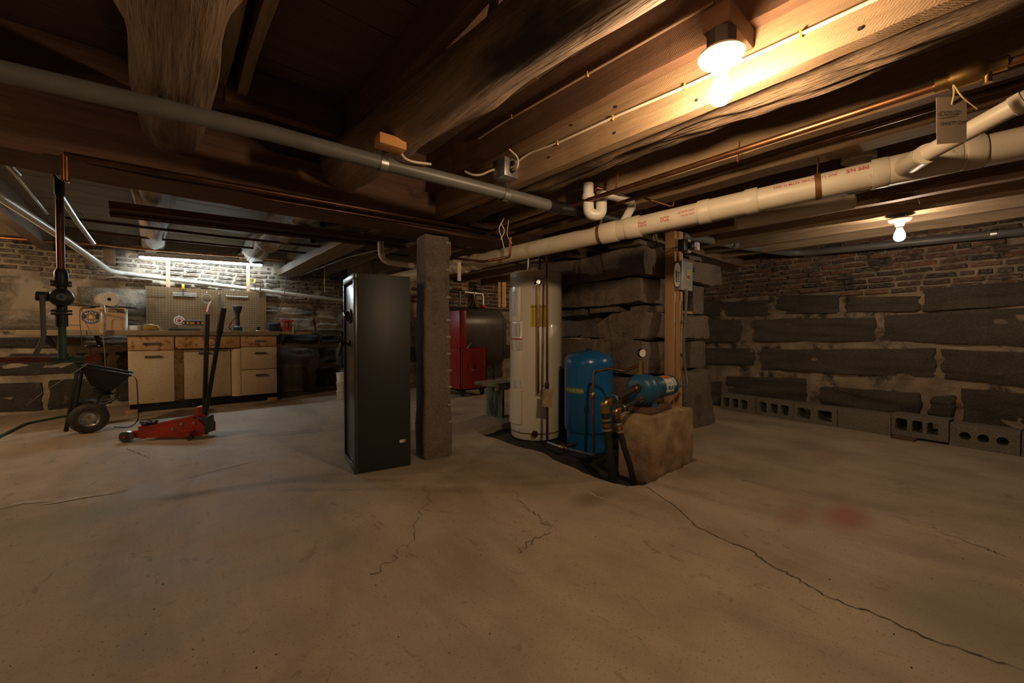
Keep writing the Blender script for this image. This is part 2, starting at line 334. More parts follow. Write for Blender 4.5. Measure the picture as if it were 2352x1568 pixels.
def bricks(wall, W, u0, u1, zb, zt, seed, course=.058, bl=.2, skip=.03, cap=300, gap=.004, kit=None):
    kit = kit or BR
    r_ = random.Random(seed); z = zt; row = 0; n = 0
    ex, en = (W(1, 0, 0)-W(0, 0, 0)).normalized(), (W(0, 0, 1)-W(0, 0, 0)).normalized()
    while True:
        z -= course; row += 1; u = u0-r_.uniform(0, bl); any_ = False
        while u < u1:
            L = bl*r_.choice((1, 1, 1.05, .95, .9, .52 if row % 4 == 0 else 1.0)); zc = z+course*.5+noise.noise(Vector((u*.8, row*.3, seed)))*.012
            if zc > zb(u+L/2)+course*.4:
                any_ = True
                if r_.random() > skip and n < cap:
                    o = bpy.data.objects.new('brick', r_.choice(kit)); COL.objects.link(o); n += 1
                    hh = course-.014-gap+r_.uniform(-.005, .003); p = W(u+L/2, zc, -.036+r_.uniform(-.006, .008))
                    o.matrix_basis = Matrix.Translation(p) @ Matrix((ex, en, Vector((0, 0, 1)))).transposed().to_4x4() @ Matrix.Rotation(r_.uniform(-.02, .02), 4, 'Y') @ Matrix.Diagonal((L-.016-gap*1.6, .11, hh, 1))
                    o.parent = wall
            u += L
        if not any_ or z < .3: break
def wstone(wall, W, q, m, seed, proud=.035, amp=.016, n=7):   # q: u0,u1 and z at the four corners; the block follows them
    u0, u1, za0, za1, zb0, zb1 = q                             # bottom left/right, top left/right
    def wp(p):
        t = (p.x-u0)/(u1-u0); lo_, hi_ = za0+(za1-za0)*t, zb0+(zb1-zb0)*t; return W(p.x, lo_+(hi_-lo_)*p.z, p.y)
    H_ = .5*(zb0+zb1-za0-za1)
    c_ = rough('stone', (u0, -.2, 0), (u1, proud, 1), m, wall, seed, amp, .03, n, 3.0, warp=None)
    for v in c_.data.vertices:
        v.co.z = (v.co.z-.5)*1.0+.5; v.co = wp(v.co)
    return c_
WA = math.radians(7.0); uW = Vector((math.sin(WA), math.cos(WA), 0)); nW = Vector((-math.cos(WA), math.sin(WA), 0)); B0 = Vector((5.47, 1.0, 0))
WR = lambda u, z, w_: B0+uW*u+nW*w_+Vector((0, 0, z))
def uz(px, py):
    d = ray(px, py); t = (B0-CP).dot(nW)/d.dot(nW); p = CP+d*t; return (p-B0).dot(uW), p.z
wall_r = tag(wall_body('wall_right', WR, -3.9, 6.6, -.02, 2.24, m_mortar_d, 3), 'fieldstone wall with dark brick courses above and crumbling mortar', kind='structure')
bricks(wall_r, WR, -2.6, 2.3, lambda u: 1.36+.03*math.sin(u*2.3), 1.93, 5, bl=.205, cap=300)
for k, (x0, x1, a, b_, c, d) in enumerate(((1590, 1655, 725, 727, 690, 690), (1666, 1772, 727, 724, 693, 688), (1788, 1928, 722, 719, 678, 676), (1944, 2112, 718, 716, 683, 680), (2126, 2420, 715, 698, 664, 640),
        (1590, 1703, 790, 786, 734, 734), (1732, 2014, 785, 783, 733, 728), (2034, 2440, 782, 800, 724, 700), (1590, 1736, 836, 838, 800, 798), (1750, 2150, 850, 868, 802, 800), (2165, 2460, 868, 900, 802, 812),
        (1672, 1856, 912, 930, 864, 870), (1888, 2120, 950, 978, 888, 902), (2140, 2200, 955, 965, 910, 905), (2215, 2480, 1005, 1050, 890, 915), (1600, 1660, 930, 935, 880, 875))):
    (u0, _), (u1, _) = uz(x0, 700), uz(x1, 700)
    wstone(wall_r, WR, (u1, u0, uz(x1, b_)[1], uz(x0, a)[1], uz(x1, d)[1], uz(x0, c)[1]), m_gran_d, 20+k, .022+.02*rnd.random(), .034, 12)
def random_stones(wall, W, u0, u1, ztop, mats, seed, proud=.04):
    r_ = random.Random(seed); z = .02; k = 0
    for hgt in (.42, .34, .30, .26, .24, .22, .2, .2):
        u = u0+r_.uniform(-.3, 0)
        while u < u1:
            L = r_.uniform(.45, 1.15); z1_ = z+hgt-.04
            if z1_ > ztop(u+L/2)-.02: z1_ = ztop(u+L/2)-.02
            if z1_-z > .1: wstone(wall, W, (u+.02, u+L-.03, z+r_.uniform(0, .03), z+r_.uniform(0, .03), z1_-r_.uniform(0, .04), z1_-r_.uniform(0, .04)), r_.choice(mats), seed*50+k, proud*r_.uniform(.3, 1.4), .026, 7)
            u += L; k += 1
        z += hgt
YB = 7.50
WB = lambda u, z, w_: Vector((u, YB-w_, z))
zbb = lambda u: 1.60-.085*(u-(-.5)) if u < 2 else 1.40
wall_b = tag(wall_body('wall_back', WB, WX0, 2.45, -.02, 2.24, m_mortar, 11, .055, .03), 'rough fieldstone wall behind the workbench with brick courses on top', kind='structure')
bricks(wall_b, WB, -2.0, 2.4, zbb, 2.10, 9, course=.064, bl=.21, skip=.07, gap=.008, kit=BR2)
random_stones(wall_b, WB, -2.6, 2.4, lambda u: .97, [m_gran_k, m_gran_k, m_gran_b], 31)
def upper(W, wall, u0, u1, seed):
    r_ = random.Random(seed); u = u0; k = 0
    while u < u1:
        L = r_.uniform(.5, 1.1); zt = zbb(u+L/2)-.02; zm = 1.22+r_.uniform(-.05, .05)
        for a, b_ in ((1.0, zm-.03), (zm, zt)):
            if b_-a > .1: wstone(wall, W, (u+.02, u+L-.03, a+r_.uniform(0, .03), a, b_-r_.uniform(0, .03), b_-.01), m_gran_b, seed*9+k, .03*r_.uniform(.2, 1.3), .03, 10)
            k += 1
        u += L
upper(WB, wall_b, -2.5, 2.4, 41)
YB2 = 6.8
WB2 = lambda u, z, w_: Vector((u, YB2-w_, z))
wall_b2 = tag(wall_body('wall_back_tank', WB2, 2.4, 6.6, -.02, 2.24, m_mortar, 17, .07, .02), 'brick wall behind the black oil tank', kind='structure')
bricks(wall_b2, WB2, 3.6, 6.2, lambda u: 1.45, 2.2, 19, course=.075, bl=.26, skip=.05, cap=200)
random_stones(wall_b2, WB2, 2.45, 5.6, lambda u: 1.42, [m_gran_k, m_gran_b], 51)
WL = lambda u, z, w_: Vector((WX0+w_, u, z)); WF = lambda u, z, w_: Vector((u, WY0+w_, z))
wall_l = tag(wall_body('wall_left', WL, WY0, YB, -.02, 2.24, m_mortar_d, 23, .1), 'fieldstone side wall', kind='structure')
wall_f = tag(wall_body('wall_front', WF, WX0, 5.6, -.02, 2.24, m_mortar_d, 29, .1), 'fieldstone wall opposite the workbench', kind='structure')
random_stones(wall_l, WL, WY0, YB, lambda u: 1.95, [m_gran_d, m_gran_k], 61); random_stones(wall_f, WF, WX0, 5.2, lambda u: 1.95, [m_gran_d], 71)
# ---------------------------------------------------------------- ceiling: subfloor planks, joists, logs, girder
ZC = 2.27
ceil_ = MB().box(((WX0+WX1)/2, (WY0+WY1)/2, ZC+.06), (WX1-WX0+.5, WY1-WY0+.5, .05)).build('ceiling', m_plank); tag(ceil_, 'underside of an old plank floor', kind='structure')
y = WY0; row = 0; n_pl = 0
while y < WY1:
    wd = rnd.uniform(.21, .29); x = WX0+rnd.uniform(-1.8, 0)
    while x < WX1:
        L = rnd.uniform(1.7, 3.4); g = .004
        MB().box((x+L/2, y+wd/2, ZC+.0175+rnd.uniform(-.003, .003)), (L-g, wd-g, .03)).build('plank', m_plank if y < 2.6 else m_plank_l, ceil_, flat=True); x += L
    y += wd
def beam(name, lo, hi, m, axis='Y', n=26, amp=.006, seed=0, nb=2):
    bm = bmesh.new(); lo, hi = Vector(lo), Vector(hi); bmesh.ops.create_cube(bm, size=1)
    ai = 'XYZ'.index(axis); es = [e for e in bm.edges if abs((e.verts[0].co-e.verts[1].co)[ai]) > .5]
    oth = [e for e in bm.edges if e not in es]
    bmesh.ops.subdivide_edges(bm, edges=es, cuts=n); 
    for v in bm.verts:
        p = Vector([lo[k]+(v.co[k]+.5)*(hi[k]-lo[k]) for k in range(3)]); q = noise.noise_vector(p*3.1+Vector((seed, seed*.7, 0)))*amp+noise.noise_vector(p*11)*amp*.5; q[ai] *= .3
        if v.co.z > .4: q.z = 0
        v.co = p+q
    me = bpy.data.meshes.new(name); bmesh.ops.recalc_face_normals(bm, faces=bm.faces); bm.to_mesh(me); bm.free(); return link(name, me, m, ceil_)
def log(name, x0, x1, y0, y1, zb0, zb1, r0, r1, m, seed=0, n=40, ny=110, amp=.02, flat=True, knots=()):
    bm = bmesh.new(); rings = []
    for i in range(ny+1):
        t = i/ny; y_ = y0+(y1-y0)*t; r_ = r0+(r1-r0)*t; xc = x0+(x1-x0)*t; zc = zb0+(zb1-zb0)*t+r_; ring = []
        for k in range(n):
            a = 2*math.pi*k/n; d = Vector((math.cos(a), 0, math.sin(a))); q = d*.35+Vector((0, y_, 0))
            rr = r_+noise.noise(Vector((d.x*1.1, y_*1.6, d.z*1.1+seed)))*amp*1.2+noise.noise(Vector((d.x*5, y_*1.4, d.z*5+seed)))*amp*.4+noise.noise(Vector((d.x*14, y_*3, d.z*14+seed)))*amp*.22
            for ky, ka, ks in knots:
                da = math.atan2(math.sin(a-ka), math.cos(a-ka)); rr += ks*math.exp(-((y_-ky)/.11)**2-(da/.5)**2)
            p = Vector((xc, y_, zc))+d*rr
            if flat and p.z > ZC-.005: p.z = ZC-.005
            ring.append(bm.verts.new(p))
        rings.append(ring)
    for A, B in zip(rings, rings[1:]):
        for k in range(n): bm.faces.new((A[k], A[(k+1) % n], B[(k+1) % n], B[k]))
    bm.faces.new(rings[0][::-1]); bm.faces.new(rings[-1])
    me = bpy.data.meshes.new(name); bmesh.ops.recalc_face_normals(bm, faces=bm.faces); bm.to_mesh(me); bm.free(); me.shade_smooth(); me.set_sharp_from_angle(angle=1.0)
    return link(name, me, m, ceil_)
GY0, GY1 = 2.64, 2.92
tag(beam('girder', (WX0, GY0, 1.72), (6.0, GY1, 1.99), m_girder, 'X', 60, .012), 'dark timber girder resting on the granite post')
beam('rim_board', (WX0, GY0+.04, 1.985), (6.0, GY1-.05, ZC), m_girder, 'X', 40, .006)
tag(log('log_joist', .06, .045, WY0, GY0+.02, 1.88, 1.85, .12, .12, m_log, 1, amp=.026, knots=((1.35, -.35, .035), (1.6, -2.75, .035), (1.5, -1.2, .012))), 'thick barked log joist with knots')
tag(log('log_joist', 1.22, .86, WY0, GY0+.02, 1.91, 1.86, .105, .13, m_log, 5, amp=.022, knots=((1.35, -.6, .02), (2.0, -.6, .025))), 'rough log joist with a pale weathered underside')
tag(log('log_joist', .0, -.08, GY1-.02, YB-.1, 1.92, 2.06, .135, .11, m_log_w, 9, amp=.024), 'whitened log joist running to the workbench wall')
tag(log('log_joist', .98, 1.0, GY1-.02, YB-.1, 1.93, 2.04, .14, .12, m_log_w, 13, amp=.05, knots=((4.1, -1.6, .07), (5.6, -1.8, .08))), 'knotted whitened log joist')
beam('joist', (.80, 1.05, 2.07), (.85, 2.36, ZC), m_joist_d, seed=3)                 # trimmed opening
beam('header', (.24, 2.36, 2.07), (1.02, 2.42, ZC), m_girder, 'X', seed=4)
MB().bar((.90, 1.16, 2.055), (.90, 2.36, 2.03), .02, .035).build('batten', m_joist_g, ceil_, flat=True)
MB().bar((.90, 1.16, 2.055), (.885, 1.10, 2.14), .02, .035).build('batten', m_joist_g, ceil_, flat=True)
for x0, x1, z0, ye in ((.20, .245, 2.14, 2.5), (.285, .325, 2.12, 2.42)): beam('batten', (x0, WY0, z0), (x1, ye-.0, ZC), m_joist_g, seed=x0*30)
beam('joist', (1.488, WY0, 1.995), (1.54, GY0+.1, ZC), m_joist_d, seed=6, n=60)
tag(beam('joist', (1.541, WY0, 1.807), (1.597, GY0+.02, 2.0), m_joist, seed=7, n=60), 'light sawn joist carrying the stapled white cable')
def rotlog():
    o = log('rotted_beam', 1.715, 1.72, WY0, GY0+.02, 1.80, 1.80, .125, .125, m_rot, 21, n=72, ny=260, amp=.03)
    for v in o.data.vertices:
        v.co.x = max(1.599, v.co.x); k = noise.noise(Vector((v.co.x*26, v.co.y*1.1, v.co.z*26))); k2 = 1-2*abs(noise.noise(Vector((v.co.x*40, v.co.y*2.2, 3)))); v.co.z += .012*k+.018*k2+.012*noise.noise(Vector((v.co.x*8, v.co.y*7, 1))); v.co.x += .010*max(0, k)
    return tag(o, 'split and rotted old beam beside the cable joist')
rotlog()
for k, (x0, z0, m) in enumerate(((2.145, 1.83, m_joist), (2.44, 1.83, m_joist), (2.86, 1.84, m_joist_d), (3.25, 1.84, m_joist_d), (3.62, 1.83, m_joist_d), (4.0, 1.815, m_joist_g), (4.42, 1.82, m_joist_g), (4.84, 1.825, m_joist_g))):
    x1 = x0+(.12 if x0 in (2.44, 4.0) else .062)
    beam('joist', (x0, WY0, z0), (x1, 2.16 if x0 > 2.9 else GY0+.02, ZC), m, seed=30+k, n=50)
beam('plate_beam', (3.0, 1.93, 1.80), (5.55, 2.17, 1.95), m_joist_g, 'X', seed=44)
for k, x0 in enumerate((1.55, 2.15, 2.7, 3.25, 3.85, 4.45, 5.05)): beam('joist', (x0, GY1-.02, 1.97+.02*(k % 2)), (x0+.075, (YB if x0 < 2.4 else YB2)-.06, ZC), m_joist_g if k else m_joist_g, seed=60+k, n=40)
beam('joist', (-1.1, GY1-.02, 1.98), (-1.0, YB-.06, ZC), m_joist_g, seed=70); beam('joist', (-2.0, GY1-.02, 1.98), (-1.9, YB-.06, ZC), m_joist, seed=71)
beam('joist', (1.42, 4.2, 1.90), (1.66, YB-.06, 2.0), m_joist_g, seed=72, n=40)
beam('joist', (-1.42, WY0, 1.92), (-1.33, GY0+.02, ZC), m_joist_d, seed=77); beam('joist', (-.95, WY0, 1.92), (-.85, GY0+.02, ZC), m_joist_d, seed=73); beam('joist', (-1.95, WY0, 1.92), (-1.82, GY0+.02, ZC), m_joist_d, seed=74)
beam('sill', (WX0, YB-.12, 2.10), (2.4, YB-.02, ZC), m_joist_g, 'X', seed=75)
# ---------------------------------------------------------------- object materials
m_galv = M('galvanised_steel', (.55, .56, .56), .38, .9, c2=(.34, .35, .36), scale=20)
m_chrome = M('polished_steel', (.72, .73, .74), .18, 1)
m_steel_d = M('dull_dark_steel', (.10, .10, .10), .45, .7)
m_black = M('black_plastic', (.012, .012, .013), .45)
m_rubber = M('black_rubber', (.022, .021, .02), .7, bs=.2)
m_copper = M('aged_copper', (.42, .20, .10), .36, .95, c2=(.22, .095, .045), scale=10)
m_copper_b = M('bright_copper', (.72, .36, .18), .28, 1, c2=(.48, .21, .09), scale=9)
m_copper_d = M('dark_tarnished_copper', (.13, .058, .033), .4, .75, c2=(.05, .026, .017), scale=9)
m_brass = M('brass', (.55, .36, .14), .35, 1, c2=(.28, .17, .06), scale=20)
m_pvc = M('cream_pvc', (.62, .55, .44), .46, c2=(.53, .46, .36), scale=3, spots=(.32, .25, .17), spotsc=26, spotlo=.64)
m_pvc_w = M('white_pvc', (.78, .75, .68), .35, c2=(.66, .63, .56), scale=4)
m_grey = M('grey_conduit_plastic', (.15, .15, .15), .42, c2=(.11, .108, .105), scale=5)
m_porc = M('white_porcelain', (.82, .80, .74), .2)
m_white = M('white_plastic', (.78, .77, .74), .4)
m_cable = M('white_cable_jacket', (.75, .66, .52), .5)
m_staple = M('yellow_staple', (.62, .42, .05), .4)
m_red = M('worn_red_paint', (.42, .045, .022), .35, c2=(.26, .03, .016), scale=6, spots=(.10, .05, .035), spotsc=22, spotlo=.66)
m_red2 = M('red_enamel', (.40, .035, .022), .38, c2=(.30, .026, .018), scale=4)
m_blue = M('blue_enamel', (.012, .15, .40), .28, c2=(.010, .115, .32), scale=3, coat=.2)
m_bluep = M('blue_pump_paint', (.018, .11, .22), .42, c2=(.012, .07, .14), scale=10, spots=(.09, .05, .03), spotsc=9, spotlo=.62)
m_heater = M('heater_white_enamel', (.76, .71, .60), .3, c2=(.70, .65, .54), scale=2, spots=(.30, .20, .12), spotsc=34, spotlo=.72, coat=.2)
m_safe = M('black_safe_paint', (.024, .027, .027), .5, c2=(.021, .024, .024), scale=5, bs=.12, bsc=260, bd=.001)
m_safe_lit = M('safe_lit_paint', (.05, .056, .058), .28, c2=(.036, .04, .042), scale=6)  # safe black made lighter: light on frame and door put into the colour
m_cream = M('rust_speckled_cream_enamel', (.70, .58, .40), .42, c2=(.60, .46, .28), scale=3, spots=(.34, .16, .06), spotsc=55, spotlo=.585)
m_cream_r = M('rusty_cream_enamel', (.62, .42, .21), .45, c2=(.46, .25, .09), scale=5, spots=(.24, .09, .03), spotsc=18, spotlo=.52)
m_handle = M('tarnished_handle_metal', (.22, .18, .15), .35, .8)
m_card = M('brown_cardboard', (.62, .43, .28), .8, c2=(.56, .38, .24), scale=3)
m_paper = M('white_paper', (.80, .77, .70), .85, c2=(.74, .70, .63), scale=6)
m_bench = wood('counter_wood', (.36, .29, .20), (.20, .155, .105), 'X', bs=.2)
m_green = M('green_painted_iron', (.035, .12, .085), .5, c2=(.02, .07, .05), scale=9)
m_iron = M('dark_green_black_iron', (.022, .028, .026), .45, .3, c2=(.012, .014, .014), scale=12)
m_redpipe = M('red_brown_pipe', (.20, .055, .03), .45, c2=(.11, .032, .02), scale=8)
m_tank = M('black_oil_tank_paint', (.05, .046, .042), .42, c2=(.03, .028, .026), scale=6)
m_block = granite('cinder_block_concrete', (.25, .225, .19), (.15, .135, .11), bs=.9)
m_pedestal = M('stained_concrete', (.52, .37, .21), .85, c2=(.17, .10, .055), scale=5, bs=.5, bsc=40, bd=.008, spots=(.50, .43, .33), spotsc=5, spotlo=.60)
m_ink = M('black_ink', (.03, .03, .03), .7); m_redink = M('red_ink', (.48, .06, .06), .6); m_navy = M('navy_ink', (.03, .06, .13), .7)
m_lblw = printed('white_print_label', (.74, .72, .66), (.08, .08, .08)); m_lbly = printed('yellow_energy_label', (.72, .58, .03), (.06, .05, .02)); m_lblr = printed('caution_label', (.74, .70, .64), (.28, .10, .08))
m_yellow = M('yellow_plastic', (.78, .50, .02), .4); m_orangep = M('orange_plastic', (.75, .20, .03), .4); m_teal = M('teal_ink', (.02, .22, .30), .6)
m_leather = M('tan_leather', (.42, .26, .06), .6, c2=(.20, .12, .03), scale=14)
m_glass_g = M('dark_green_glass', (.02, .05, .03), .12, coat=.5); m_face = M('gauge_face', (.82, .80, .74), .4)
m_card_g = M('grey_card_tag', (.24, .185, .135), .8, c2=(.17, .13, .095), scale=9)
m_string = M('twine', (.55, .40, .18), .9)
def pipe(name, pts, r, m, parent=None, rad=.06, n=12, label=None, cat='pipe', group=None):
    o = MB().tube(arcpts(pts, rad), r, n).build(name, m, parent)
    if label: tag(o, label, cat, group)
    return o
def collar(parent, name, a, b, t, L, r, m, n=20):        # ring around the segment a-b, centred at fraction t
    a, b = Vector(a), Vector(b); u = (b-a).normalized(); c = a.lerp(b, t)
    return MB().lathe([(r*.9, -L/2), (r, -L/2+.002), (r, L/2-.002), (r*.9, L/2)], c, u, n).build(name, m, parent)
# ---------------------------------------------------------------- lamps
def bulb_lamp(label, x, y, z, e, c, boxh=.08, k=1.0):
    t = thing('bulb_lamp', label, 'lamp', (x, y, z)); a = (0, 0, -1)
    MB().lathe([(0, -boxh), (.046*k, -boxh), (.046*k, .0), (0, 0)], (x, y, z), a, 8).build('junction_box', m_steel_d, t, ang=.3)
    MB().lathe([(.03*k, -.004), (.066*k, -.004), (.070*k, .004), (.062*k, .016), (.036*k, .022), (.030*k, .030), (.026*k, .05), (.023*k, .052), (0, .052)], (x, y, z), a, 36).build('lampholder', m_porc, t)
    MB().lathe([(.0135*k, .045), (.0135*k, .062), (.016*k, .068)], (x, y, z), a, 16).build('screw_base', m_chrome, t)
    MB().lathe([(.016*k, .066), (.021*k, .082), (.029*k, .10), (.0335*k, .118), (.034*k, .128), (.031*k, .143), (.022*k, .154), (.01*k, .159), (0, .160)], (x, y, z), a, 16).build('bulb', glow('lit_bulb', c, e), t)
    return t
bulb_lamp('bare lit bulb in a porcelain holder beside the stapled cable joist', 1.375, .551, 1.853, E_BULB, WARM, boxh=.07)
tag(MB().box((1.435, .551, 1.958), (.20, .085, .070), bev=.004).build('mounting_block', m_joist_d, ceil_), 'dark block behind the porcelain lamp')
bulb_lamp('bare lit bulb in a white holder above the cinder blocks', 4.04, .37, 1.785, E_BULB2, WARM2, boxh=.035, k=.95)
bulb_lamp('bare lit bulb in a white holder near the left wall', -1.95, 5.0, 1.93, E_LEFT, WARM, boxh=.05)
bulb_lamp('bare lit bulb in a white holder above the oil tank', 5.08, 4.6, 1.93, E_TANK, WARM, boxh=.05)
bulb_lamp('bare lit bulb in a white holder on the dark joist left of the logs', -1.375, 1.3, 1.88, E_BACK, WARM, boxh=.04)
# fluorescent shop light
fl = thing('fluorescent_light', 'long lit fluorescent shop light above the pegboard', 'lamp', (.5, 7.22, 2.02))
A, B = Vector((-.21, 7.22, 1.965)), Vector((1.17, 7.22, 2.015))
MB().cyl(A, B, .019, 16).build('tube', glow('lit_tube', COOL, E_TUBE), fl)
q = (B-A).normalized(); upv = Vector((0, 0, 1))
MB().prism([(-.06, -.005), (-.03, .03), (-.03, .055), (.03, .055), (.03, .03), (.06, -.005), (.056, -.005), (.027, .026), (-.027, .026), (-.056, -.005)], -.01, (B-A).length+.01, Matrix.Translation(A+upv*.012) @ Matrix((Vector((0, 1, 0)), q, upv)).transposed().to_4x4()).build('reflector_hood', M('lamp_hood_white', (.62, .64, .66), .4), fl)
for p in (A, B): MB().box(p+upv*.005, (.02, .035, .06)).build('end_socket', m_white, fl)
for t in (.2, .82): MB().cyl(A.lerp(B, t)+upv*.06, A.lerp(B, t)+upv*.24, .004, 6).build('hanger', m_galv, fl)
# ---------------------------------------------------------------- granite post and stone pier
def pw(p):
    k = 1+.16*max(0, 1-p.z/1.0)**1.6; x, y = (p.x)*k, (p.y)*k; a = -math.radians(9)
    return Vector((1.612+x*math.cos(a)-y*math.sin(a), 2.80+x*math.sin(a)+y*math.cos(a), p.z))
post = rough('stone_post', (-.105, -.095, 0), (.105, .095, 1.715), m_gran, None, 3, .010, .02, 13, 5, warp=pw)
tag(post, 'square split-granite post under the girder beside the black safe', 'post')
for k, z in enumerate((1.66, 1.45, 1.24, 1.06, .93, .80, .67, .54, .40, .27)):
    p0 = pw(Vector((.088, -.094, z))); rough('wedge_mark', p0-Vector((.022, .007, .010)), p0+Vector((.022, .007, .010)), M('chipped_granite', (.34, .29, .235), .9) if k == 0 else bpy.data.materials['chipped_granite'], post, k, .004, .006, 2)
pier = thing('stone_pier', 'massive pier of stacked granite slabs behind the blue tank', 'stone pier', (3.75, 2.5, 0))
stones = [((3.10, 1.80, -.03), (4.47, 2.95, .575)), ((3.14, 2.98, -.03), (4.40, 3.35, .575)),
 ((3.12, 1.84, .59), (3.76, 3.3, .895)), ((4.02, 1.86, .60), (4.42, 2.8, .885)), ((3.76, 2.12, .60), (4.06, 3.2, .86)),
 ((3.13, 1.83, .915), (3.72, 2.28, 1.145)), ((3.30, 2.42, .93), (3.95, 3.3, 1.13)), ((3.72, 1.80, .90), (4.38, 2.4, 1.135)),
 ((3.10, 1.86, 1.225), (3.70, 3.3, 1.455)), ((4.10, 1.86, 1.16), (4.36, 2.7, 1.46)), ((3.74, 2.15, 1.16), (4.12, 3.1, 1.45)),
 ((3.08, 1.80, 1.475), (3.70, 3.25, 1.715)), ((3.68, 1.78, 1.475), (4.60, 2.5, 1.70)), ((3.1, 1.86, 1.725), (3.36, 2.2, 1.775)), ((4.0, 1.86, 1.71), (4.3, 2.3, 1.76)),
 ((3.24, 1.86, 1.155), (3.52, 2.05, 1.215)), ((3.52, 1.84, 1.15), (3.70, 2.1, 1.205)), ((3.16, 2.10, 1.15), (3.4, 2.45, 1.21)), ((3.15, 2.5, 1.14), (3.5, 2.95, 1.22)), ((3.13, 1.95, .885), (3.35, 2.25, .925)), ((3.55, 1.85, 1.72), (3.75, 2.2, 1.785))]
def slant(p):      # the corner slab of the third course is cut on a slant
    t = max(0, min(1, (p.z-.915)/.23)); return Vector((p.x, 1.83+(p.y-1.83)*(1.6-.85*t), p.z))
for k, (lo, hi) in enumerate(stones):
    big = (hi[0]-lo[0]) > .35
    lo, hi = Vector(lo)+Vector((0, .035, 0)), Vector(hi)+Vector((0, .035, 0))
    rough('stone', lo, hi, m_pier, pier, 100+k, .036 if big else .016, .014, 13 if big else 5, 2.2, warp=slant if k == 5 else None)
# pine studs against the pier and what hangs on them
sx, sy = 3.375, 1.725
st_ = thing('wooden_post', 'pine double-stud post fixed against the stone pier', 'post', (sx, sy, 0))
for nm, dx, wdt, z1 in (('stud', -.031, .036, 1.84), ('stud', .028, .072, 1.84)): MB().box((sx+dx, sy+(.02 if dx < 0 else 0), z1/2), (wdt, .088, z1), bev=.003).build(nm, m_stud, st_)
MB().box((sx+.005, sy-.052, .62), (.042, .016, 1.24), bev=.002).build('batten', m_stud, st_)
pipe('conduit', [(sx+.03, sy-.09, 1.34), (sx+.028, sy-.09, 1.2), (sx+.0, sy-.085, .9), (sx+.01, sy-.085, .72), (sx+.035, sy-.09, .62), (sx+.0, sy-.12, .52), (2.96, 1.55, .54)], .0125, m_grey, None, .05, 10, 'grey electrical conduit strapped to the pine post', 'conduit')
for z in (1.06, .78): MB().box((sx+.01, sy-.078, z), (.05, .03, .018), bev=.003).build('conduit_strap', m_grey, st_)
eb = thing('electrical_box', 'grey metal disconnect switch box on the pine post', 'switch box', (3.435, 1.70, 1.33))
MB().box((3.435, 1.695, 1.455), (.20, .085, .245), bev=.004).build('enclosure', M('grey_painted_steel', (.30, .30, .29), .4), eb)
MB().box((3.437, 1.648, 1.455), (.206, .012, .25), bev=.003).build('cover', M('grey_steel_cover', (.40, .40, .385), .4), eb)
MB().box((3.455, 1.6405, 1.465), (.056, .002, .085)).build('label', m_paper, eb); MB().box((3.455, 1.639, 1.486), (.044, .002, .032)).build('warning_patch', m_yellow, eb); MB().box((3.455, 1.639, 1.446), (.044, .002, .034)).build('danger_patch', M('brick_red_ink', (.28, .05, .03), .6), eb)
MB().cyl((3.54, 1.68, 1.50), (3.56, 1.66, 1.41), .010, 10).build('lever', m_brass, eb); MB().box((3.575, 1.655, 1.525), (.03, .025, .04), bev=.006).build('knob', m_black, eb)
MB().tube([Vector((3.553+.011*math.cos(a), 1.655, 1.385+.014*math.sin(a))) for a in [k*.63 for k in range(10)]], .002, 6, closed=True).build('ring', m_brass, eb)
MB().lathe([(0, -.003), (.018, -.003), (.018, 0), (.01, .003), (0, .003)], (3.333, 1.70, 1.365), (-1, 0, 0), 16).build('knockout', m_galv, eb)
th = thing('thermometer', 'slim cream wall thermometer on the side of the pine post', 'thermometer', (3.30, 1.70, 1.35))
Mth = Matrix.Translation((3.30, 1.665, 1.455)) @ Matrix.Rotation(math.radians(-32), 4, 'Z')
MB().prism([(-.024, -.075), (-.012, -.1), (.012, -.1), (.024, -.075), (.03, 0), (.024, .075), (.012, .1), (-.012, .1), (-.024, .075), (-.03, 0)], -.004, .004, Mth).build('plate', M('cream_plastic', (.70, .62, .46), .5), th)
for k in range(5): MB().box(Mth @ Vector((.012, -.0055, -.055+k*.018)), (.016, .002, .011), rz=math.radians(-32)).build('scale_mark', m_teal, th)
MB().box(Mth @ Vector((-.008, -.0055, -.015)), (.006, .003, .10), rz=math.radians(-32)).build('glass_tube', m_ink, th)
dv = thing('sensor_unit', 'small black and white plastic sensor unit on the pine post', 'sensor', (3.42, 1.65, 1.66))
MB().box((3.39, 1.66, 1.715), (.075, .06, .10), bev=.006).build('body', m_black, dv); MB().box((3.45, 1.62, 1.715), (.05, .05, .045), bev=.005).build('camera_block', m_black, dv)
MB().box((3.475, 1.592, 1.722), (.032, .006, .04), bev=.002).build('blue_panel', M('pale_blue_plastic', (.45, .52, .62), .4), dv); MB().box((3.525, 1.60, 1.715), (.05, .03, .07), bev=.006).build('white_panel', m_white, dv)
for z in (1.763, 1.668): MB().box((3.46, 1.65, z), (.06, .03, .02), bev=.004).build('bracket', M('grey_bracket', (.5, .49, .46), .4), dv)
pipe('black_wire', [P(1496, 517, 3.35), P(1510, 562, 3.36), P(1530, 574, 3.40), Vector((3.354, 1.655, 1.71))], .003, m_black, None, .05, 6, 'thin black wire running to the sensor unit', 'wire')
bt = MB().lathe([(0, 0), (.032, 0), (.034, .01), (.034, .11), (.028, .135), (.013, .165), (.012, .20), (.0145, .203), (.0145, .212), (0, .212)], (3.90, 2.0, .60), n=20).build('glass_bottle', m_glass_g); tag(bt, 'dark green glass bottle standing in the pier niche', 'bottle')
MB().box((3.91, 1.90, 1.168), (.30, .05, .025), rz=.05).build('pine_offcut', m_stud); tag(bpy.data.objects['pine_offcut'], 'short pine slat wedged in the pier below the switch box', 'slat')
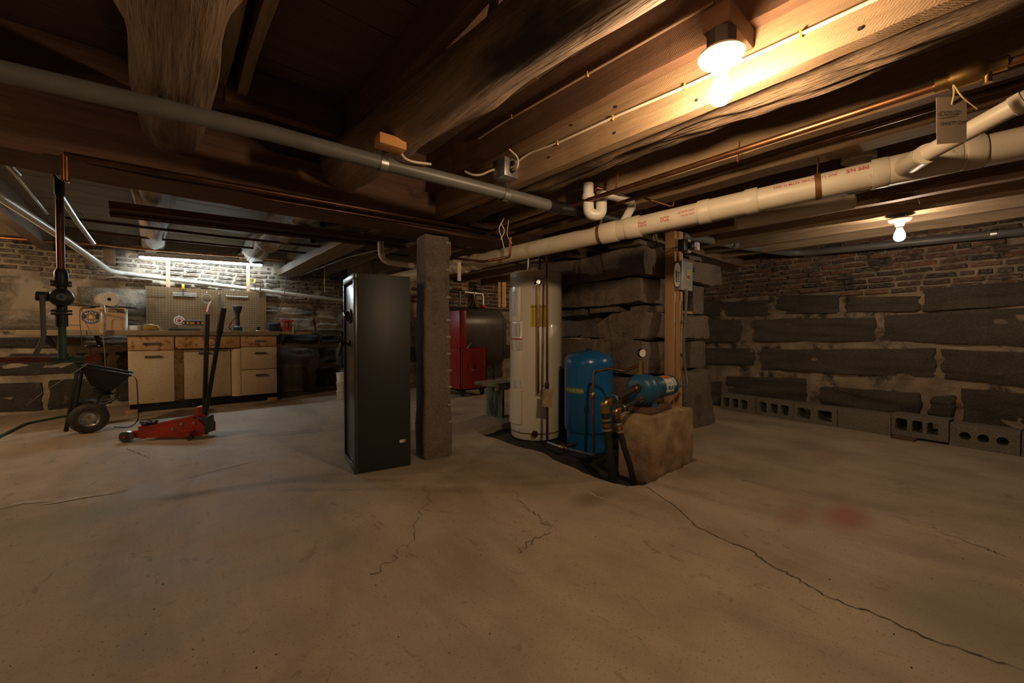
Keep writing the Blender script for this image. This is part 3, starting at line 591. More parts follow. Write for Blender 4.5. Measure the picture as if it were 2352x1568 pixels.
# ---------------------------------------------------------------- gun safe
sf = thing('gun_safe', 'tall black steel gun safe standing before the granite post', 'safe', (.976, 2.745, 0), math.radians(-9.6))
SW, SD, SH = .385, .435, 1.366
MB().box((SW/2+.012, SD/2, SH/2), (SW-.024, SD, SH), bev=.004).build('body', m_safe, sf, True)
for nm, c, s_ in (('frame_rail', (.012, SD/2, SH-.022), (.024, SD, .044)), ('frame_rail', (.012, SD/2, .022), (.024, SD, .044)), ('frame_rail', (.012, .014, SH/2), (.024, .028, SH-.088)), ('frame_rail', (.012, SD-.014, SH/2), (.024, .028, SH-.088))): MB().box(c, s_, bev=.003).build(nm, m_safe_lit, sf, True)
dr = MB().box((.020, SD/2-.004, SH/2-.006), (.014, SD-.08, SH-.112), bev=.003).build('door', m_safe_lit, sf, True)
MB().lathe([(0, 0), (.052, 0), (.052, .008), (.036, .014), (.034, .040), (.030, .046), (0, .046)], (.013, .20, 1.08), (-1, 0, 0), 24).build('dial', m_black, dr, True)
MB().lathe([(0, .046), (.027, .046), (.02, .05), (0, .05)], (.013, .20, 1.08), (-1, 0, 0), 24).build('dial_cap', m_chrome, dr, True)
MB().lathe([(0, 0), (.022, 0), (.020, .012), (.012, .018), (.012, .06), (0, .06)], (.013, .22, .885), (-1, 0, 0), 18).build('handle_hub', m_black, dr, True)
MB().bar((-.045, .215, .89), (-.052, .31, .80), .02, .03, .006).build('handle_lever', m_steel_d, dr, True)
stk = MB().box((.325, -.0012, .185), (.042, .002, .022)).build('sticker', m_lblw, sf, True)
# ---------------------------------------------------------------- water heater
hc, hr = Vector((2.80, 2.86)), .255
wh = thing('water_heater', 'tall white cylindrical water heater between the post and the blue tank', 'water heater', (hc.x, hc.y, -.055)); h3 = lambda z: Vector((hc.x, hc.y, z))
MB().lathe([(0, -.045), (hr*.93, -.045), (hr*.95, -.03), (hr*.975, .0), (hr, .3), (hr, 1.50), (hr*.99, 1.505)], h3(0), n=64).build('tank', m_heater, wh)
MB().lathe([(hr*.99, 1.500), (hr*1.005, 1.502), (hr*1.005, 1.535), (hr*.98, 1.552), (hr*.6, 1.566), (0, 1.57)], h3(0), n=64).build('top_cap', m_heater, wh)
MB().lathe([(hr*.97, .012), (hr*.985, .014), (hr*.985, .022), (hr*.97, .024)], h3(0), n=64).build('base_seam', M('rust_brown', (.14, .07, .035), .8), wh)
ang = lambda px: 225.6+math.degrees(math.asin(max(-1, min(1, (px-1231)/60))))
hz_ = lambda py, d=3.80: CAMH+(768-py)*d/FPX
def plate(nm, x0, x1, y0, y1, m, t=.006, par=None, r=None): return MB().arc(hc, (r or hr)-.002, ang(x0), ang(x1), hz_(y1), hz_(y0), t+.002, 10).build(nm, m, par or wh)
up_ = plate('upper_access_panel', 1171.5, 1198, 658, 737, m_heater, .010); lo_ = plate('lower_access_panel', 1171.5, 1199, 898, 975, m_heater, .010)
plate('rating_label', 1173, 1190, 668, 726, m_lblw, .0115, up_)
plate('instruction_label', 1176, 1196, 742, 774, m_lblw, .002); plate('caution_label', 1175, 1201, 778, 806, m_lblr, .002); plate('caution_label_band', 1175, 1201, 777, 780, m_redink, .003)
plate('energy_label', 1219.5, 1253, 701, 751, m_lbly, .0015); plate('spec_label', 1181, 1199, 874, 894, m_lblw, .002); plate('base_label', 1184, 1193, 984, 992, m_lblw, .002)
text('label_lettering', 'ENERGYGUIDE', .019, m_ink, wh, lambda u, v: h3(hz_(706)+v)+Vector((math.cos(math.radians(ang(1236)+math.degrees(u/hr))), math.sin(math.radians(ang(1236)+math.degrees(u/hr))), 0))*(hr+.0025), bold=.0004)
rd = Vector((math.cos(math.radians(ang(1235))), math.sin(math.radians(ang(1235))), 0)); p0 = h3(hz_(652))+rd*hr
MB().lathe([(0, 0), (.03, 0), (.032, .012), (.026, .02), (0, .02)], p0, rd, 24).build('escutcheon', m_black, wh)
MB().lathe([(0, .02), (.016, .02), (.016, .07), (0, .07)], p0, rd, 16).build('relief_valve', m_brass, wh)
MB().lathe([(0, .07), (.02, .07), (.018, .082), (0, .082)], p0, rd, 16).build('valve_cap', m_chrome, wh)
MB().bar(p0+rd*.085+Vector((0, 0, -.006)), p0+rd*.085+Vector((-.02, .02, -.035)), .02, .006).build('valve_lever', m_galv, wh)
pipe('discharge_pipe', [p0+rd*.05+Vector((0, 0, -.01)), p0+rd*.05+Vector((0, 0, -1.02))], .012, m_copper, wh)
dvp = h3(.03)+Vector((math.cos(math.radians(ang(1228))), math.sin(math.radians(ang(1228))), 0))*hr*.96
MB().lathe([(0, 0), (.018, 0), (.018, .03), (.03, .035), (.03, .045), (0, .045)], dvp, rd, 14).build('drain_valve', m_copper_d, wh)
for px in (1203, 1244): a_ = math.radians(ang(px)); q_ = h3(1.565)+Vector((math.cos(a_), math.sin(a_), 0))*hr*.6; MB().cyl(q_, q_+Vector((0, 0, .16)), .011, 12).build('top_nipple', m_copper_d if px > 1210 else m_galv, wh)
MB().box(h3(1.58)+Vector((-.02, -.02, 0)), (.12, .09, .035), rz=.7, bev=.004).build('wiring_box', m_heater, wh)
# copper riser with valve and tag in front of the heater
cr = thing('copper_riser', 'dark copper riser with a valve and a paper tag in front of the heater', 'pipe', P(1257, 1012, 3.6))
pipe('riser', [P(1256, 560, 3.62), P(1257, 1014, 3.55)], .011, m_copper_d, cr)
MB().lathe([(0, -.03), (.018, -.03), (.020, 0), (.018, .03), (0, .03)], P(1256, 886, 3.58), (0, 0, 1), 14).build('valve_body', m_copper_d, cr); MB().bar(P(1243, 886, 3.56), P(1262, 884, 3.50), .012, .012, .003).build('valve_handle', m_green, cr)
MB().bar(P(1259, 893, 3.53), P(1257, 935, 3.53), .088, .004, up=(FW.x, FW.y, 0)).build('tag_card', M('stained_tag_card', (.52, .40, .27), .8, c2=(.30, .20, .12), scale=22), cr)
# ---------------------------------------------------------------- blue pressure tank
tc_ = Vector((2.87, 2.26, 0)); tr = .2135
pt = thing('pressure_tank', 'blue enamelled well pressure tank beside the white heater', 'pressure tank', (tc_.x, tc_.y, -.06))
MB().lathe([(tr*.93, .14), (tr*.97, .11), (tr, .15), (tr, .425), (tr*1.004, .43), (tr, .435), (tr, .675), (tr*1.004, .68), (tr, .685), (tr, .70), (tr*.96, .745), (tr*.80, .78), (tr*.4, .80), (0, .805)], tc_, n=56).build('tank', m_blue, pt)
MB().lathe([(tr*.90, -.06), (tr*.90, .12), (tr*.88, .12)], tc_, n=56).build('skirt', m_blue, pt)
MB().lathe([(0, .80), (.03, .80), (.03, .815), (.022, .82), (0, .82)], tc_, n=20).build('air_cap', M('dark_blue_cap', (.01, .03, .16), .4), pt)
tang = lambda px: math.degrees(math.atan2(-tc_.y, -tc_.x))+math.degrees(math.asin((px-1353)/56))
MB().arc(tc_, tr-.001, tang(1301), tang(1341), .445, .495, .004, 10).build('label', M('green_label', (.16, .30, .10), .5), pt)
text('lettering', 'WELL-X-TROL', .03, M('cream_ink', (.75, .72, .5), .5), pt, lambda u, v: Vector((tc_.x, tc_.y, .47+v))+Vector((math.cos(math.radians(tang(1321))+u/tr), math.sin(math.radians(tang(1321))+u/tr), 0))*(tr+.0045), bold=.0006)
# ---------------------------------------------------------------- pedestal, shims, pump
rough_ped = rough('concrete_pedestal', (2.455, 1.385, -.06), (3.03, 1.672, .40), m_pedestal, None, 5, .006, .02, 10, 3); tag(rough_ped, 'stained cast concrete pedestal under the blue pump', 'pedestal')
rough_ped.data.transform(Matrix())
sh = [((2.50, 1.44, .402), (2.68, 1.62, .442)), ((2.70, 1.46, .402), (2.84, 1.60, .438))]
for k, (lo, hi) in enumerate(sh): tag(rough('wood_shim', lo, hi, wood('shim_wood', (.17, .10, .06), (.07, .04, .025), 'Y') if k == 0 else bpy.data.materials['shim_wood'], None, k, .002, .006, 3), 'dark wooden shim under the blue pump %s' % ('casing' if k == 0 else 'motor'), 'shim')
pu = thing('well_pump', 'blue jet well pump with a motor on the concrete pedestal', 'pump', (2.6, 1.53, .44)); py_ = 1.53; pz = .565
MB().lathe([(0, -.055), (.05, -.055), (.085, -.045), (.108, -.02), (.112, .02), (.105, .06), (.085, .085), (0, .085)], (2.53, py_, pz), (1, 0, 0), 40).build('casing', m_bluep, pu)
MB().lathe([(0, 0), (.098, 0), (.098, .018), (.082, .03), (.078, .05), (0, .05)], (2.612, py_, pz), (1, 0, 0), 40).build('flange', m_bluep, pu)
mo = MB().lathe([(0, 0), (.074, 0), (.080, .008), (.080, .24), (.076, .262), (.05, .275), (0, .278)], (2.665, py_, pz), (1, 0, 0), 40).build('motor', m_bluep, pu)
for k in range(5): MB().box((2.90, py_-.0745, pz-.01-.008*k), (.03, .006, .003)).build('vent_slot', m_ink, mo)
def cy(x, a, r): return Vector((x, py_-r*math.cos(a), pz+r*math.sin(a)))
def cplate(nm, x0, x1, a0, a1, m, r=.0812):
    b = MB(); n = 8; prev = None
    for k in range(n+1):
        a = math.radians(a0+(a1-a0)*k/n); cur = (b.bm.verts.new(cy(x0, a, r)), b.bm.verts.new(cy(x1, a, r)))
        if prev: b.bm.faces.new((prev[0], prev[1], cur[1], cur[0]))
        prev = cur
    return b.build(nm, m, mo)
cplate('rating_label', 2.735, 2.845, -25, 50, m_white); cplate('warning_band', 2.735, 2.86, 52, 80, m_orangep); cplate('side_label', 2.85, 2.885, 5, 52, m_lblw)
text('lettering', 'PLUS', .034, m_navy, mo, lambda u, v: cy(2.795+u, (v-.004)/.082, .0822), bold=.0015); text('lettering', 'JET PUMP', .011, m_ink, mo, lambda u, v: cy(2.79+u, (v+.03)/.082, .0822))
MB().prism([(-.07, -.125), (-.05, -.125), (-.025, -.07), (.025, -.07), (.05, -.125), (.07, -.125), (.045, -.05), (-.045, -.05)], -.03, .03, Matrix.Translation((2.60, py_, pz)) @ Matrix.Rotation(math.pi/2, 4, 'Z')).build('foot', m_bluep, pu)
MB().cyl((2.53, py_, pz+.10), (2.53, py_, pz+.20), .017, 14).build('tee', m_brass, pu); MB().lathe([(0, 0), (.026, 0), (.026, .02), (0, .02)], (2.53, py_, pz+.10), n=8).build('bushing', m_brass, pu)
ga = MB().lathe([(0, -.012), (.029, -.012), (.032, 0), (.029, .012), (.026, .012)], (2.53, py_, pz+.255), (-.35, -.94, 0), 28).build('gauge_case', m_black, pu); MB().lathe([(0, .0125), (.027, .0125)], (2.53, py_, pz+.255), (-.35, -.94, 0), 24).build('gauge_face', m_face, ga); MB().cyl((2.53, py_, pz+.195), (2.53, py_, pz+.225), .006, 8).build('gauge_stem', m_brass, ga)
pc = Vector((2.53, py_, pz)); inl = [Vector((2.475, 1.52, .585)), Vector((2.48, 1.50, .505))]
for k, (e0, mid, foot, r) in enumerate(((P(1389, 926, 2.60), P(1394, 985, 2.62), P(1407, 1116, 2.68), .0275), (P(1414, 944, 2.62), P(1424, 990, 2.63), P(1457, 1114, 2.69), .021))):
    h = thing('black_hose', ('thick black hose with a brass elbow running down from the upper pump port', 'thinner black hose with a brass elbow running down from the lower pump port')[k], 'hose', foot)
    pipe('supply_stub', [inl[k], e0], r*.75, m_rubber, h); MB().cyl(inl[k]-(inl[k]-e0).normalized()*.0, inl[k]+(e0-inl[k])*.16, r*1.0, 16).build('port_nut', m_brass, h)
    MB().tube(arcpts([e0+(inl[k]-e0)*.12, e0, e0+(mid-e0)*.35], .05, 5), r*1.05, 16).build('brass_elbow', m_brass, h)
    MB().tube([e0+(mid-e0)*.3, mid, mid.lerp(foot, .3), mid.lerp(foot, .65)+Vector((.006, -.004, 0)), foot], r*.95, 16).build('hose', m_rubber, h)
    for t_ in (.62, 1.0): collar(h, 'hose_clamp', e0, mid, t_, .016, r*1.2, m_galv)
    collar(h, 'hose_clamp', inl[k], e0, .72, .014, r*1.0, m_galv); collar(h, 'brass_coupling', e0, mid, .82, .03, r*1.1, m_brass)
cl = thing('copper_tank_line', 'thin copper line from the pump top down beside the blue tank', 'pipe', P(1364, 1045, 3.15))
pipe('copper_line', [Vector((2.53, py_, pz+.175)), P(1435, 852, 2.88), P(1402, 846, 3.05), P(1365, 853, 3.18), P(1361, 900, 3.17), P(1364, 1040, 3.12)], .0105, m_copper, cl, .03)
collar(cl, 'union_nut', P(1361, 900, 3.17), P(1364, 1040, 3.12), .06, .05, .018, m_brass, 8)
pipe('floor_line', [P(1364, 1040, 3.12), P(1365, 1046, 3.12), P(1300, 1030, 3.3), P(1258, 1016, 3.5)], .011, m_galv, cl, .02)
MB().lathe([(0, -.03), (.022, -.03), (.024, 0), (.022, .03), (0, .03)], P(1292, 1028, 3.32), (P(1300, 1030, 3.3)-P(1258, 1016, 3.5)).normalized(), 12).build('tee_fitting', m_brass, cl)
pipe('tank_branch', [P(1292, 1028, 3.32), P(1322, 1018, 3.43)], .014, m_copper_d, cl)
# ---------------------------------------------------------------- workbench: cabinet, counter, pegboard
CF = 6.65
cx = lambda px, py=800: onY(px, py, CF).x
cz = lambda px, py: onY(px, py, CF).z
cab = thing('base_cabinet', 'rusty cream metal kitchen base cabinet under the workbench top', 'cabinet', (.46, 6.95, 0))
X0, X1, X2, X3, X4, X5 = cx(293), cx(401), cx(420), cx(532), cx(553), cx(636)
ZT, ZB = .935, .10
MB().box(((X0+X1)/2, CF+.30, (ZT+ZB)/2), (X1-X0, .56, ZT-ZB), bev=.004).build('carcass', m_cream_r, cab)
MB().box(((X4+X5)/2, CF+.30, (ZT+ZB)/2), (X5-X4, .56, ZT-ZB), bev=.004).build('carcass', m_cream_r, cab)
MB().box(((X1+X4)/2, CF+.34, (ZT+ZB)/2), (X4-X1-.002, .44, ZT-ZB)).build('carcass', m_cream_r, cab)
MB().box(((X0+X5)/2, CF+.30, .0495), (X5-X0-.02, .50, .099)).build('gap_shade', m_black, cab)  # black slab stands in for the shade in the gap under the cabinet
def front(nm, xa, xb, za, zb, m, y=CF, t=.022, hd=None):
    o = MB().box(((xa+xb)/2, y+t/2, (za+zb)/2), (xb-xa-.006, t, zb-za-.006), bev=.006).build(nm, m, cab)
    if hd:
        hx, hz2, hw = hd
        MB().prism([(-hw/2, -.010), (hw/2, -.010), (hw/2+.012, .002), (hw/2, .014), (-hw/2, .014)], -.022, .004, Matrix.Translation((hx, y-.0, hz2))).build('handle', m_handle, o)
    return o
front('drawer', X0, X1-.004, .755, ZT, m_cream_r, hd=(cx(349), .835, .16)); front('door', X0, X1-.004, ZB, .75, m_cream, hd=(cx(351), .675, .15))
front('drawer', X1+.004, X4-.004, .765, ZT, m_cream_r, CF+.004); front('door', X2, X3, ZB, .755, m_cream, CF+.085, hd=(cx(470), .70, .12))
MB().box(((X1+X2)/2, CF+.10, (ZB+.755)/2), (X2-X1, .02, .67)).build('filler_panel', m_cream_r, cab)
MB().tube([(X4-.045+.07*math.sin(a), CF+.075-.07*math.cos(a)*0-.07*math.sin(a)*.9, ZB) for a in (0, .01)], .001, 4).build('corner_pin', m_cream_r, cab)
b = MB(); prof = [Vector((X3+.004+(X4-X3-.006)*(1-math.cos(a)), CF+.10-.095*math.sin(a), 0)) for a in [k*math.pi/2/8 for k in range(9)]]
rows = [[b.bm.verts.new(p+Vector((0, 0, z))) for p in prof] for z in (ZB, .755)]
for k in range(8): b.bm.faces.new((rows[0][k], rows[0][k+1], rows[1][k+1], rows[1][k]))
b.build('curved_panel', m_cream, cab)
front('drawer', X4, X5, .778, ZT, m_cream_r, hd=(cx(598), .855, .13)); front('drawer', X4, X5, .46, .774, m_cream, hd=(cx(598), .685, .13)); front('drawer', X4, X5, ZB, .456, m_cream, hd=(cx(599), .375, .13))
MB().lathe([(.05, 0), (.055, .003), (.05, .005), (.047, .003), (.05, 0)], (cx(484), CF+.003, .852), (0, -1, 0), 28).build('oval_badge', m_handle, cab).scale = (1, 1, 1)
CX0, CX1, CT = -1.16, 1.80, 1.0
ct = thing('workbench_top', 'long worn plank workbench top above the cream cabinet', 'worktop', (.4, 7.0, .94))
MB().box(((CX0+1.28)/2, 7.01, .968), (1.28-CX0, .80, .062), bev=.004).build('main_plank', m_bench, ct); MB().box(((1.283+CX1)/2, 7.14, .972), (CX1-1.283, .50, .05), bev=.004).build('end_plank', m_bench, ct)
for x in (-1.0, -.6, 1.5): MB().bar((x, 7.40, .80), (x, 7.0, .935), .04, .03).build('bracket', m_steel_d, ct)
for x in (X0+.03, X5-.06): tag(MB().box((x, 6.652, .02), (.11, .09, .04), bev=.004).build('wood_chock', m_stud), 'small pine chock at the %s foot of the cabinet' % ('spreader side' if x < 0 else 'vise side'), 'chock')
# pegboard with procedural rows of holes
def peg_mat():
    m, nt, b = nodes('pegboard_brown'); v = coords(nt, (1, 1, 1)); tcs = nt.nodes.new('ShaderNodeTexCoord'); sx_ = nt.nodes.new('ShaderNodeSeparateXYZ'); nt.links.new(tcs.outputs['Object'], sx_.inputs[0])
    def m2(op, a, b2=None):
        n = nt.nodes.new('ShaderNodeMath'); n.operation = op
        for k, q in enumerate((a, b2)):
            if q is None: continue
            if isinstance(q, (int, float)): n.inputs[k].default_value = q
            else: nt.links.new(q, n.inputs[k])
        return n.outputs[0]
    fr = [m2('POWER', m2('SUBTRACT', m2('FRACT', m2('DIVIDE', s_, .033)), .5), 2) for s_ in (sx_.outputs[0], sx_.outputs[2])]
    dist = m2('ADD', *fr); hole = m2('LESS_THAN', dist, .016)
    col = mix(nt, .6, ramp(nt, nz(nt, v, 2.2, 5), [(.3, (.115, .062, .025)), (.7, (.22, .132, .058))]), ramp(nt, nz(nt, v, 12, 5), [(.3, (.13, .075, .03)), (.7, (.20, .12, .052))]))
    nt.links.new(mix(nt, hole, col, (.46, .38, .24)), b.inputs['Base Color']); b.inputs['Roughness'].default_value = .6; return m
pg = thing('pegboard', 'brown perforated pegboard standing behind the workbench', 'pegboard', (.54, 7.36, 1.0))
PY = 7.35; px_ = lambda px, py=700: onY(px, py, PY).x; pz_ = lambda px, py: onY(px, py, PY).z
MB().box((.545, PY+.006, 1.305), (1.405, .012, .606)).build('board', peg_mat(), pg, flat=True)
for x in (387, 571): MB().box((px_(x), PY+.021, 1.515), (.045, .016, 1.02), bev=.002).build('hanging_batten', m_stud, pg)
for z in (1.535, 1.515, 1.495): MB().cyl((px_(397), PY-.01, z), (px_(452), PY-.01, z), .004, 6).build('rail', m_white, pg)
pipe('rail', [(px_(520), PY-.005, 1.54), (px_(520), PY-.01, 1.525), (px_(568), PY-.01, 1.525), (px_(568), PY-.005, 1.54)], .005, m_white, pg, .01, 6)
MB().cyl((px_(344), PY-.008, 1.49), (px_(381), PY-.008, 1.49), .003, 6).build('rod', m_steel_d, pg)
for x, z in ((475, 1.56), (503, 1.55), (411, 1.21)): MB().tube(arcpts([(px_(x), PY, z+.01), (px_(x), PY-.02, z-.02), (px_(x), PY-.028, z)], .01), .003, 6).build('hook', m_white, pg)
def hung(name, label, cat, o): return tag(o, label, cat)
rg = Vector((px_(475), PY-.018, 1.47)); tag(MB().tube([rg+Vector((.062*math.cos(a), 0, .062*math.sin(a))) for a in [k*2*math.pi/20 for k in range(20)]], .004, 6, closed=True).build('wire_ring', m_galv), 'wire ring hanging from a pegboard hook', 'ring')
tag(MB().tube([rg+Vector((.045, -.002, -.05)), rg+Vector((.02, -.004, -.1)), rg+Vector((0, -.004, -.19))], .012, 8).build('pink_grip_tool', M('pink_plastic', (.65, .32, .25), .5)), 'pink handled tool hanging below the wire ring', 'tool')
rs = thing('rasp_blade', 'toothed dark rasp blade hanging on the pegboard', 'blade', (px_(505), PY-.02, 1.2)); MB().box((px_(505), PY-.02, 1.33), (.03, .006, .42)).build('blade', m_steel_d, rs)
for k in range(18): MB().box((px_(505), PY-.0245, 1.14+.022*k), (.028, .004, .007)).build('tooth_row', m_galv, rs)
gd = thing('grinding_disc', 'white grinding disc with a red centre on the pegboard', 'disc', (px_(411), PY-.02, 1.15)); MB().lathe([(0, 0), (.062, 0), (.062, .006), (0, .006)], (px_(411), PY-.01, 1.145), (0, -1, 0), 28).build('disc', m_paper, gd); MB().lathe([(0, .006), (.022, .006), (.02, .012), (0, .012)], (px_(411), PY-.01, 1.145), (0, -1, 0), 18).build('hub', m_red2, gd); MB().lathe([(.04, .0065), (.048, .0065), (.048, .008), (.04, .008), (.04, .0065)], (px_(411), PY-.01, 1.145), (0, -1, 0), 24).build('ring_mark', m_ink, gd)
for px, py0, py1, lab in ((421, 653, 665, 'yellow handled screwdriver stuck in the white pegboard rails'), (586, 641, 651, 'yellow handled screwdriver stuck at the vise end of the pegboard')):
    z0 = pz_(px, py1); z1 = pz_(px, py0); t = thing('screwdriver', lab, 'screwdriver', (px_(px), PY-.015, z0)); MB().lathe([(0, 0), (.012, 0), (.016, .012), (.016, z1-z0-.01), (.012, z1-z0), (0, z1-z0)], (px_(px), PY-.015, z0), n=10).build('handle', m_yellow, t); MB().cyl((px_(px), PY-.015, z0), (px_(px), PY-.015, z0-.11), .004, 8).build('shaft', m_steel_d, t)
ch = thing('chisel', 'brown handled chisel stuck at the vise end of the pegboard', 'chisel', (px_(597), PY-.015, 1.56)); MB().cyl((px_(597), PY-.015, 1.60), (px_(598), PY-.015, 1.74), .011, 10).build('handle', m_joist_d, ch); MB().box((px_(597), PY-.015, 1.565), (.016, .005, .08)).build('blade', m_steel_d, ch)
# things on the counter
cs = lambda px, Y=7.1: onY(px, 757, Y).x
bx = thing('cardboard_box', 'flattened-looking brown cardboard food box on the workbench', 'box', (-.64, 7.1, 1.0)); BYf = 6.86
bxa, bxb = onY(135, 730, BYf).x, onY(286, 730, BYf).x; bzt = 1.275
MB().box(((bxa+bxb)/2, BYf+.17, (1.0+bzt)/2+.001), (bxb-bxa, .34, bzt-1.0), bev=.003).build('carton', m_card, bx)
MB().box((bxb+.007, BYf+.17, (1.0+bzt)/2), (.012, .34, bzt-1.003)).build('white_end', m_paper, bx)
lx = onY(209, 730, BYf).x; lz = onY(209, 728, BYf).z
def ring_text(s_, R, a0, up_): # letters along a circle on the carton front
    out = []
    for k, chv in enumerate(s_):
        a = a0+(-1 if up_ else 1)*k*.40; sgn = 1 if up_ else -1
        text('lettering', chv, .034, m_paper, bx, lambda u, v, a=a, sgn=sgn: Vector((lx+(R+sgn*v)*math.cos(a)*1.0+(sgn)*u*math.sin(a), BYf-.0035, lz+((R+sgn*v)*math.sin(a)-sgn*u*math.cos(a))*.98)), bold=.001)
MB().lathe([(0, 0), (.078, 0), (.078, .002), (0, .002)], (lx, BYf, lz), (0, -1, 0), 32).build('round_logo', m_navy, bx); MB().lathe([(0, .002), (.040, .002), (.040, .003), (0, .003)], (lx, BYf, lz), (0, -1, 0), 24).build('logo_centre', M('mustard_ink', (.50, .28, .04), .7), bx)
ring_text('BLOCK', .057, math.pi/2+.8, True); ring_text('BARREL', .057, -math.pi/2-1.0, False)
text('lettering', '&', .06, m_paper, bx, lambda u, v: Vector((lx+u, BYf-.0045, lz+v)), bold=.001)
text('lettering', 'KEEP FROZEN', .021, m_ink, bx, lambda u, v: Vector((onY(267, 711, BYf).x+u, BYf-.002, bzt-.025+v)), bold=.001); text('lettering', '0\u00b0F OR BELOW', .021, m_ink, bx, lambda u, v: Vector((onY(267, 711, BYf).x+u, BYf-.002, bzt-.052+v)), bold=.001)
text('lettering', '73 04 05 08', .02, m_ink, bx, lambda u, v: Vector((onY(168, 748, BYf).x+u, BYf-.002, 1.055+v)))
tag(MB().box((onY(248, 704, 6.9).x, 7.0, bzt+.008), (.5, .26, .012), bev=.003).build('black_tray', m_black), 'thin black tray lying on the cardboard box', 'tray')
pr = thing('paper_towel_roll', 'white paper towel roll lying on the black tray', 'paper roll', (onY(252, 690, 6.9).x, 7.0, bzt+.015)); rc = Vector((onY(252, 690, 6.9).x, 6.88, bzt+.015+.085)); ra = Vector((-.28, .96, 0))
MB().lathe([(.022, 0), (.083, 0), (.085, .004), (.085, .256), (.083, .26), (.022, .26), (.022, 0)], rc, ra, 36).build('roll', m_paper, pr); MB().lathe([(.019, .002), (.0222, .002), (.0222, .258), (.019, .258), (.019, .002)], rc, ra, 20).build('core', m_card, pr); MB().box(rc+Vector((.13, .12, -.076)), (.12, .18, .003)).build('loose_sheet', m_paper, pr)
tag(MB().tube([Vector((onY(240, 704, 6.9).x, 6.93, bzt+.026)), Vector((onY(238, 704, 6.8).x, 6.80, bzt+.024)), P(236, 704, 4.62), P(237, 730, 4.61), P(236, 755, 4.61), P(234, 770, 4.61)], [.009, .010, .022, .03, .03, .022], 10).build('plastic_sleeve', M('clear_plastic_film', (.55, .44, .33), .25, c2=(.40, .31, .22), scale=25)), 'crumpled plastic sleeve hanging in front of the cardboard box', 'sleeve')
pipe('white_string', [P(235, 764, 4.61), P(240, 800, 4.61), P(242, 845, 4.61)], .0025, m_string, None, .03, 5, 'thin string hanging below the plastic sleeve', 'string')
for k, L_ in enumerate(([(158, 700), (200, 703), (225, 706), (184, 706), (183, 730), (189, 800)], [(160, 696), (190, 700), (220, 707), (186, 708), (196, 740), (210, 765)])):
    pipe('power_cable', [P(x, y_, 4.5-.03*k) for x, y_ in L_], .004, m_black, None, .04, 6, ('black cord looped over the cardboard box and hanging low', 'black cord looped over the cardboard box and ending at the worktop edge')[k], 'cord')
tag(MB().box((cs(310)+.035, 7.0, 1.032), (.17, .2, .06), bev=.004).build('white_carton', m_paper), 'small flat white carton beside the cardboard box', 'carton')
gv = thing('tool_pouch', 'tan leather tool pouch lying on the workbench', 'pouch', (cs(347, 6.85), 6.85, 1.0)); rough('pouch', (cs(347, 6.85)-.085, 6.78, 1.0), (cs(347, 6.85)+.085, 6.92, 1.07), m_leather, gv, 4, .018, .035, 5, 8); pipe('cord_loop', [Vector((cs(360, 6.85), 6.8, 1.03)), Vector((cs(366, 6.85), 6.8, 1.05)), Vector((cs(372, 6.85), 6.8, 1.003))], .003, m_string, gv, .02, 5)
bl = thing('black_saw', 'flat black cutting tool lying on the workbench', 'tool', (cs(420, 6.8), 6.8, 1.0)); MB().box((cs(405, 6.8), 6.8, 1.014), (.16, .05, .026), bev=.008).build('grip', m_black, bl); MB().box((cs(437, 6.8), 6.8, 1.012), (.20, .04, .02), bev=.005).build('blade_cover', m_rubber, bl)
tag(MB().box((cs(444, 7.05), 7.05, 1.041), (.32, .10, .08), bev=.003).build('wood_block', m_plank_l), 'grey timber offcut lying under the battery chargers', 'wood block')
for px, m, lab in ((430, m_yellow, 'yellow and black cordless tool battery on the timber offcut'), (454, m_orangep, 'orange and black cordless tool battery on the timber offcut')):
    t = thing('tool_battery', lab, 'battery', (cs(px, 7.03), 7.03, 1.083)); w2 = .11 if px < 440 else .13
    MB().box((cs(px, 7.03), 7.03, 1.107), (w2, .09, .048), bev=.01).build('pack', m_black, t)
    for dx in (-.35, .05, .4): MB().box((cs(px, 7.03)+dx*w2, 6.984, 1.104), (.026, .01, .026), bev=.004).build('side_patch', m, t)
    MB().box((cs(px, 7.03), 7.03, 1.139), (w2*.8, .07, .016), bev=.004).build('top_slide', m_galv, t)
fq = thing('flashlight', 'black flashlight standing on its head on the workbench', 'flashlight', (cs(546, 7.0), 7.0, 1.0)); fo = (cs(546, 7.0), 7.0, 1.001)
MB().lathe([(0, 0), (.055, 0), (.057, .01), (.057, .055), (.03, .075), (.026, .19), (.03, .25), (.05, .305), (.056, .32), (.056, .355), (.05, .362), (0, .362)], fo, n=24).build('body', M('black_rubber_body', (.015, .022, .020), .45), fq)
pipe('strap', [Vector(fo)+Vector((-.02, -.03, .2)), Vector(fo)+Vector((-.08, -.03, .12)), Vector(fo)+Vector((-.11, -.03, .04)), Vector(fo)+Vector((-.07, -.03, .008))], .006, m_rubber, fq, .06, 6)
cu_ = thing('small_cup', 'small black cap standing on the workbench near the vise', 'cap', (cs(593, 7.0), 7.0, 1.0)); MB().lathe([(0, 0), (.028, 0), (.028, .014), (0, .014)], (cs(593, 7.0), 7.0, 1.0), n=16).build('base_ring', m_white, cu_); MB().lathe([(0, .014), (.024, .014), (.03, .062), (0, .062)], (cs(593, 7.0), 7.0, 1.0), n=16).build('cap', m_rubber, cu_)
tag(rough('battery_charger', (cs(627, 7.1)-.09, 7.0, 1.0), (cs(627, 7.1)+.09, 7.18, 1.125), m_black, None, 8, .012, .03, 5, 9), 'bulky black battery charger beside the red vise', 'charger')
vs_ = thing('bench_vise', 'small red bench vise clamped on the workbench end', 'vise', (cs(661, 7.05), 7.05, 1.0)); vx = cs(661, 7.05)
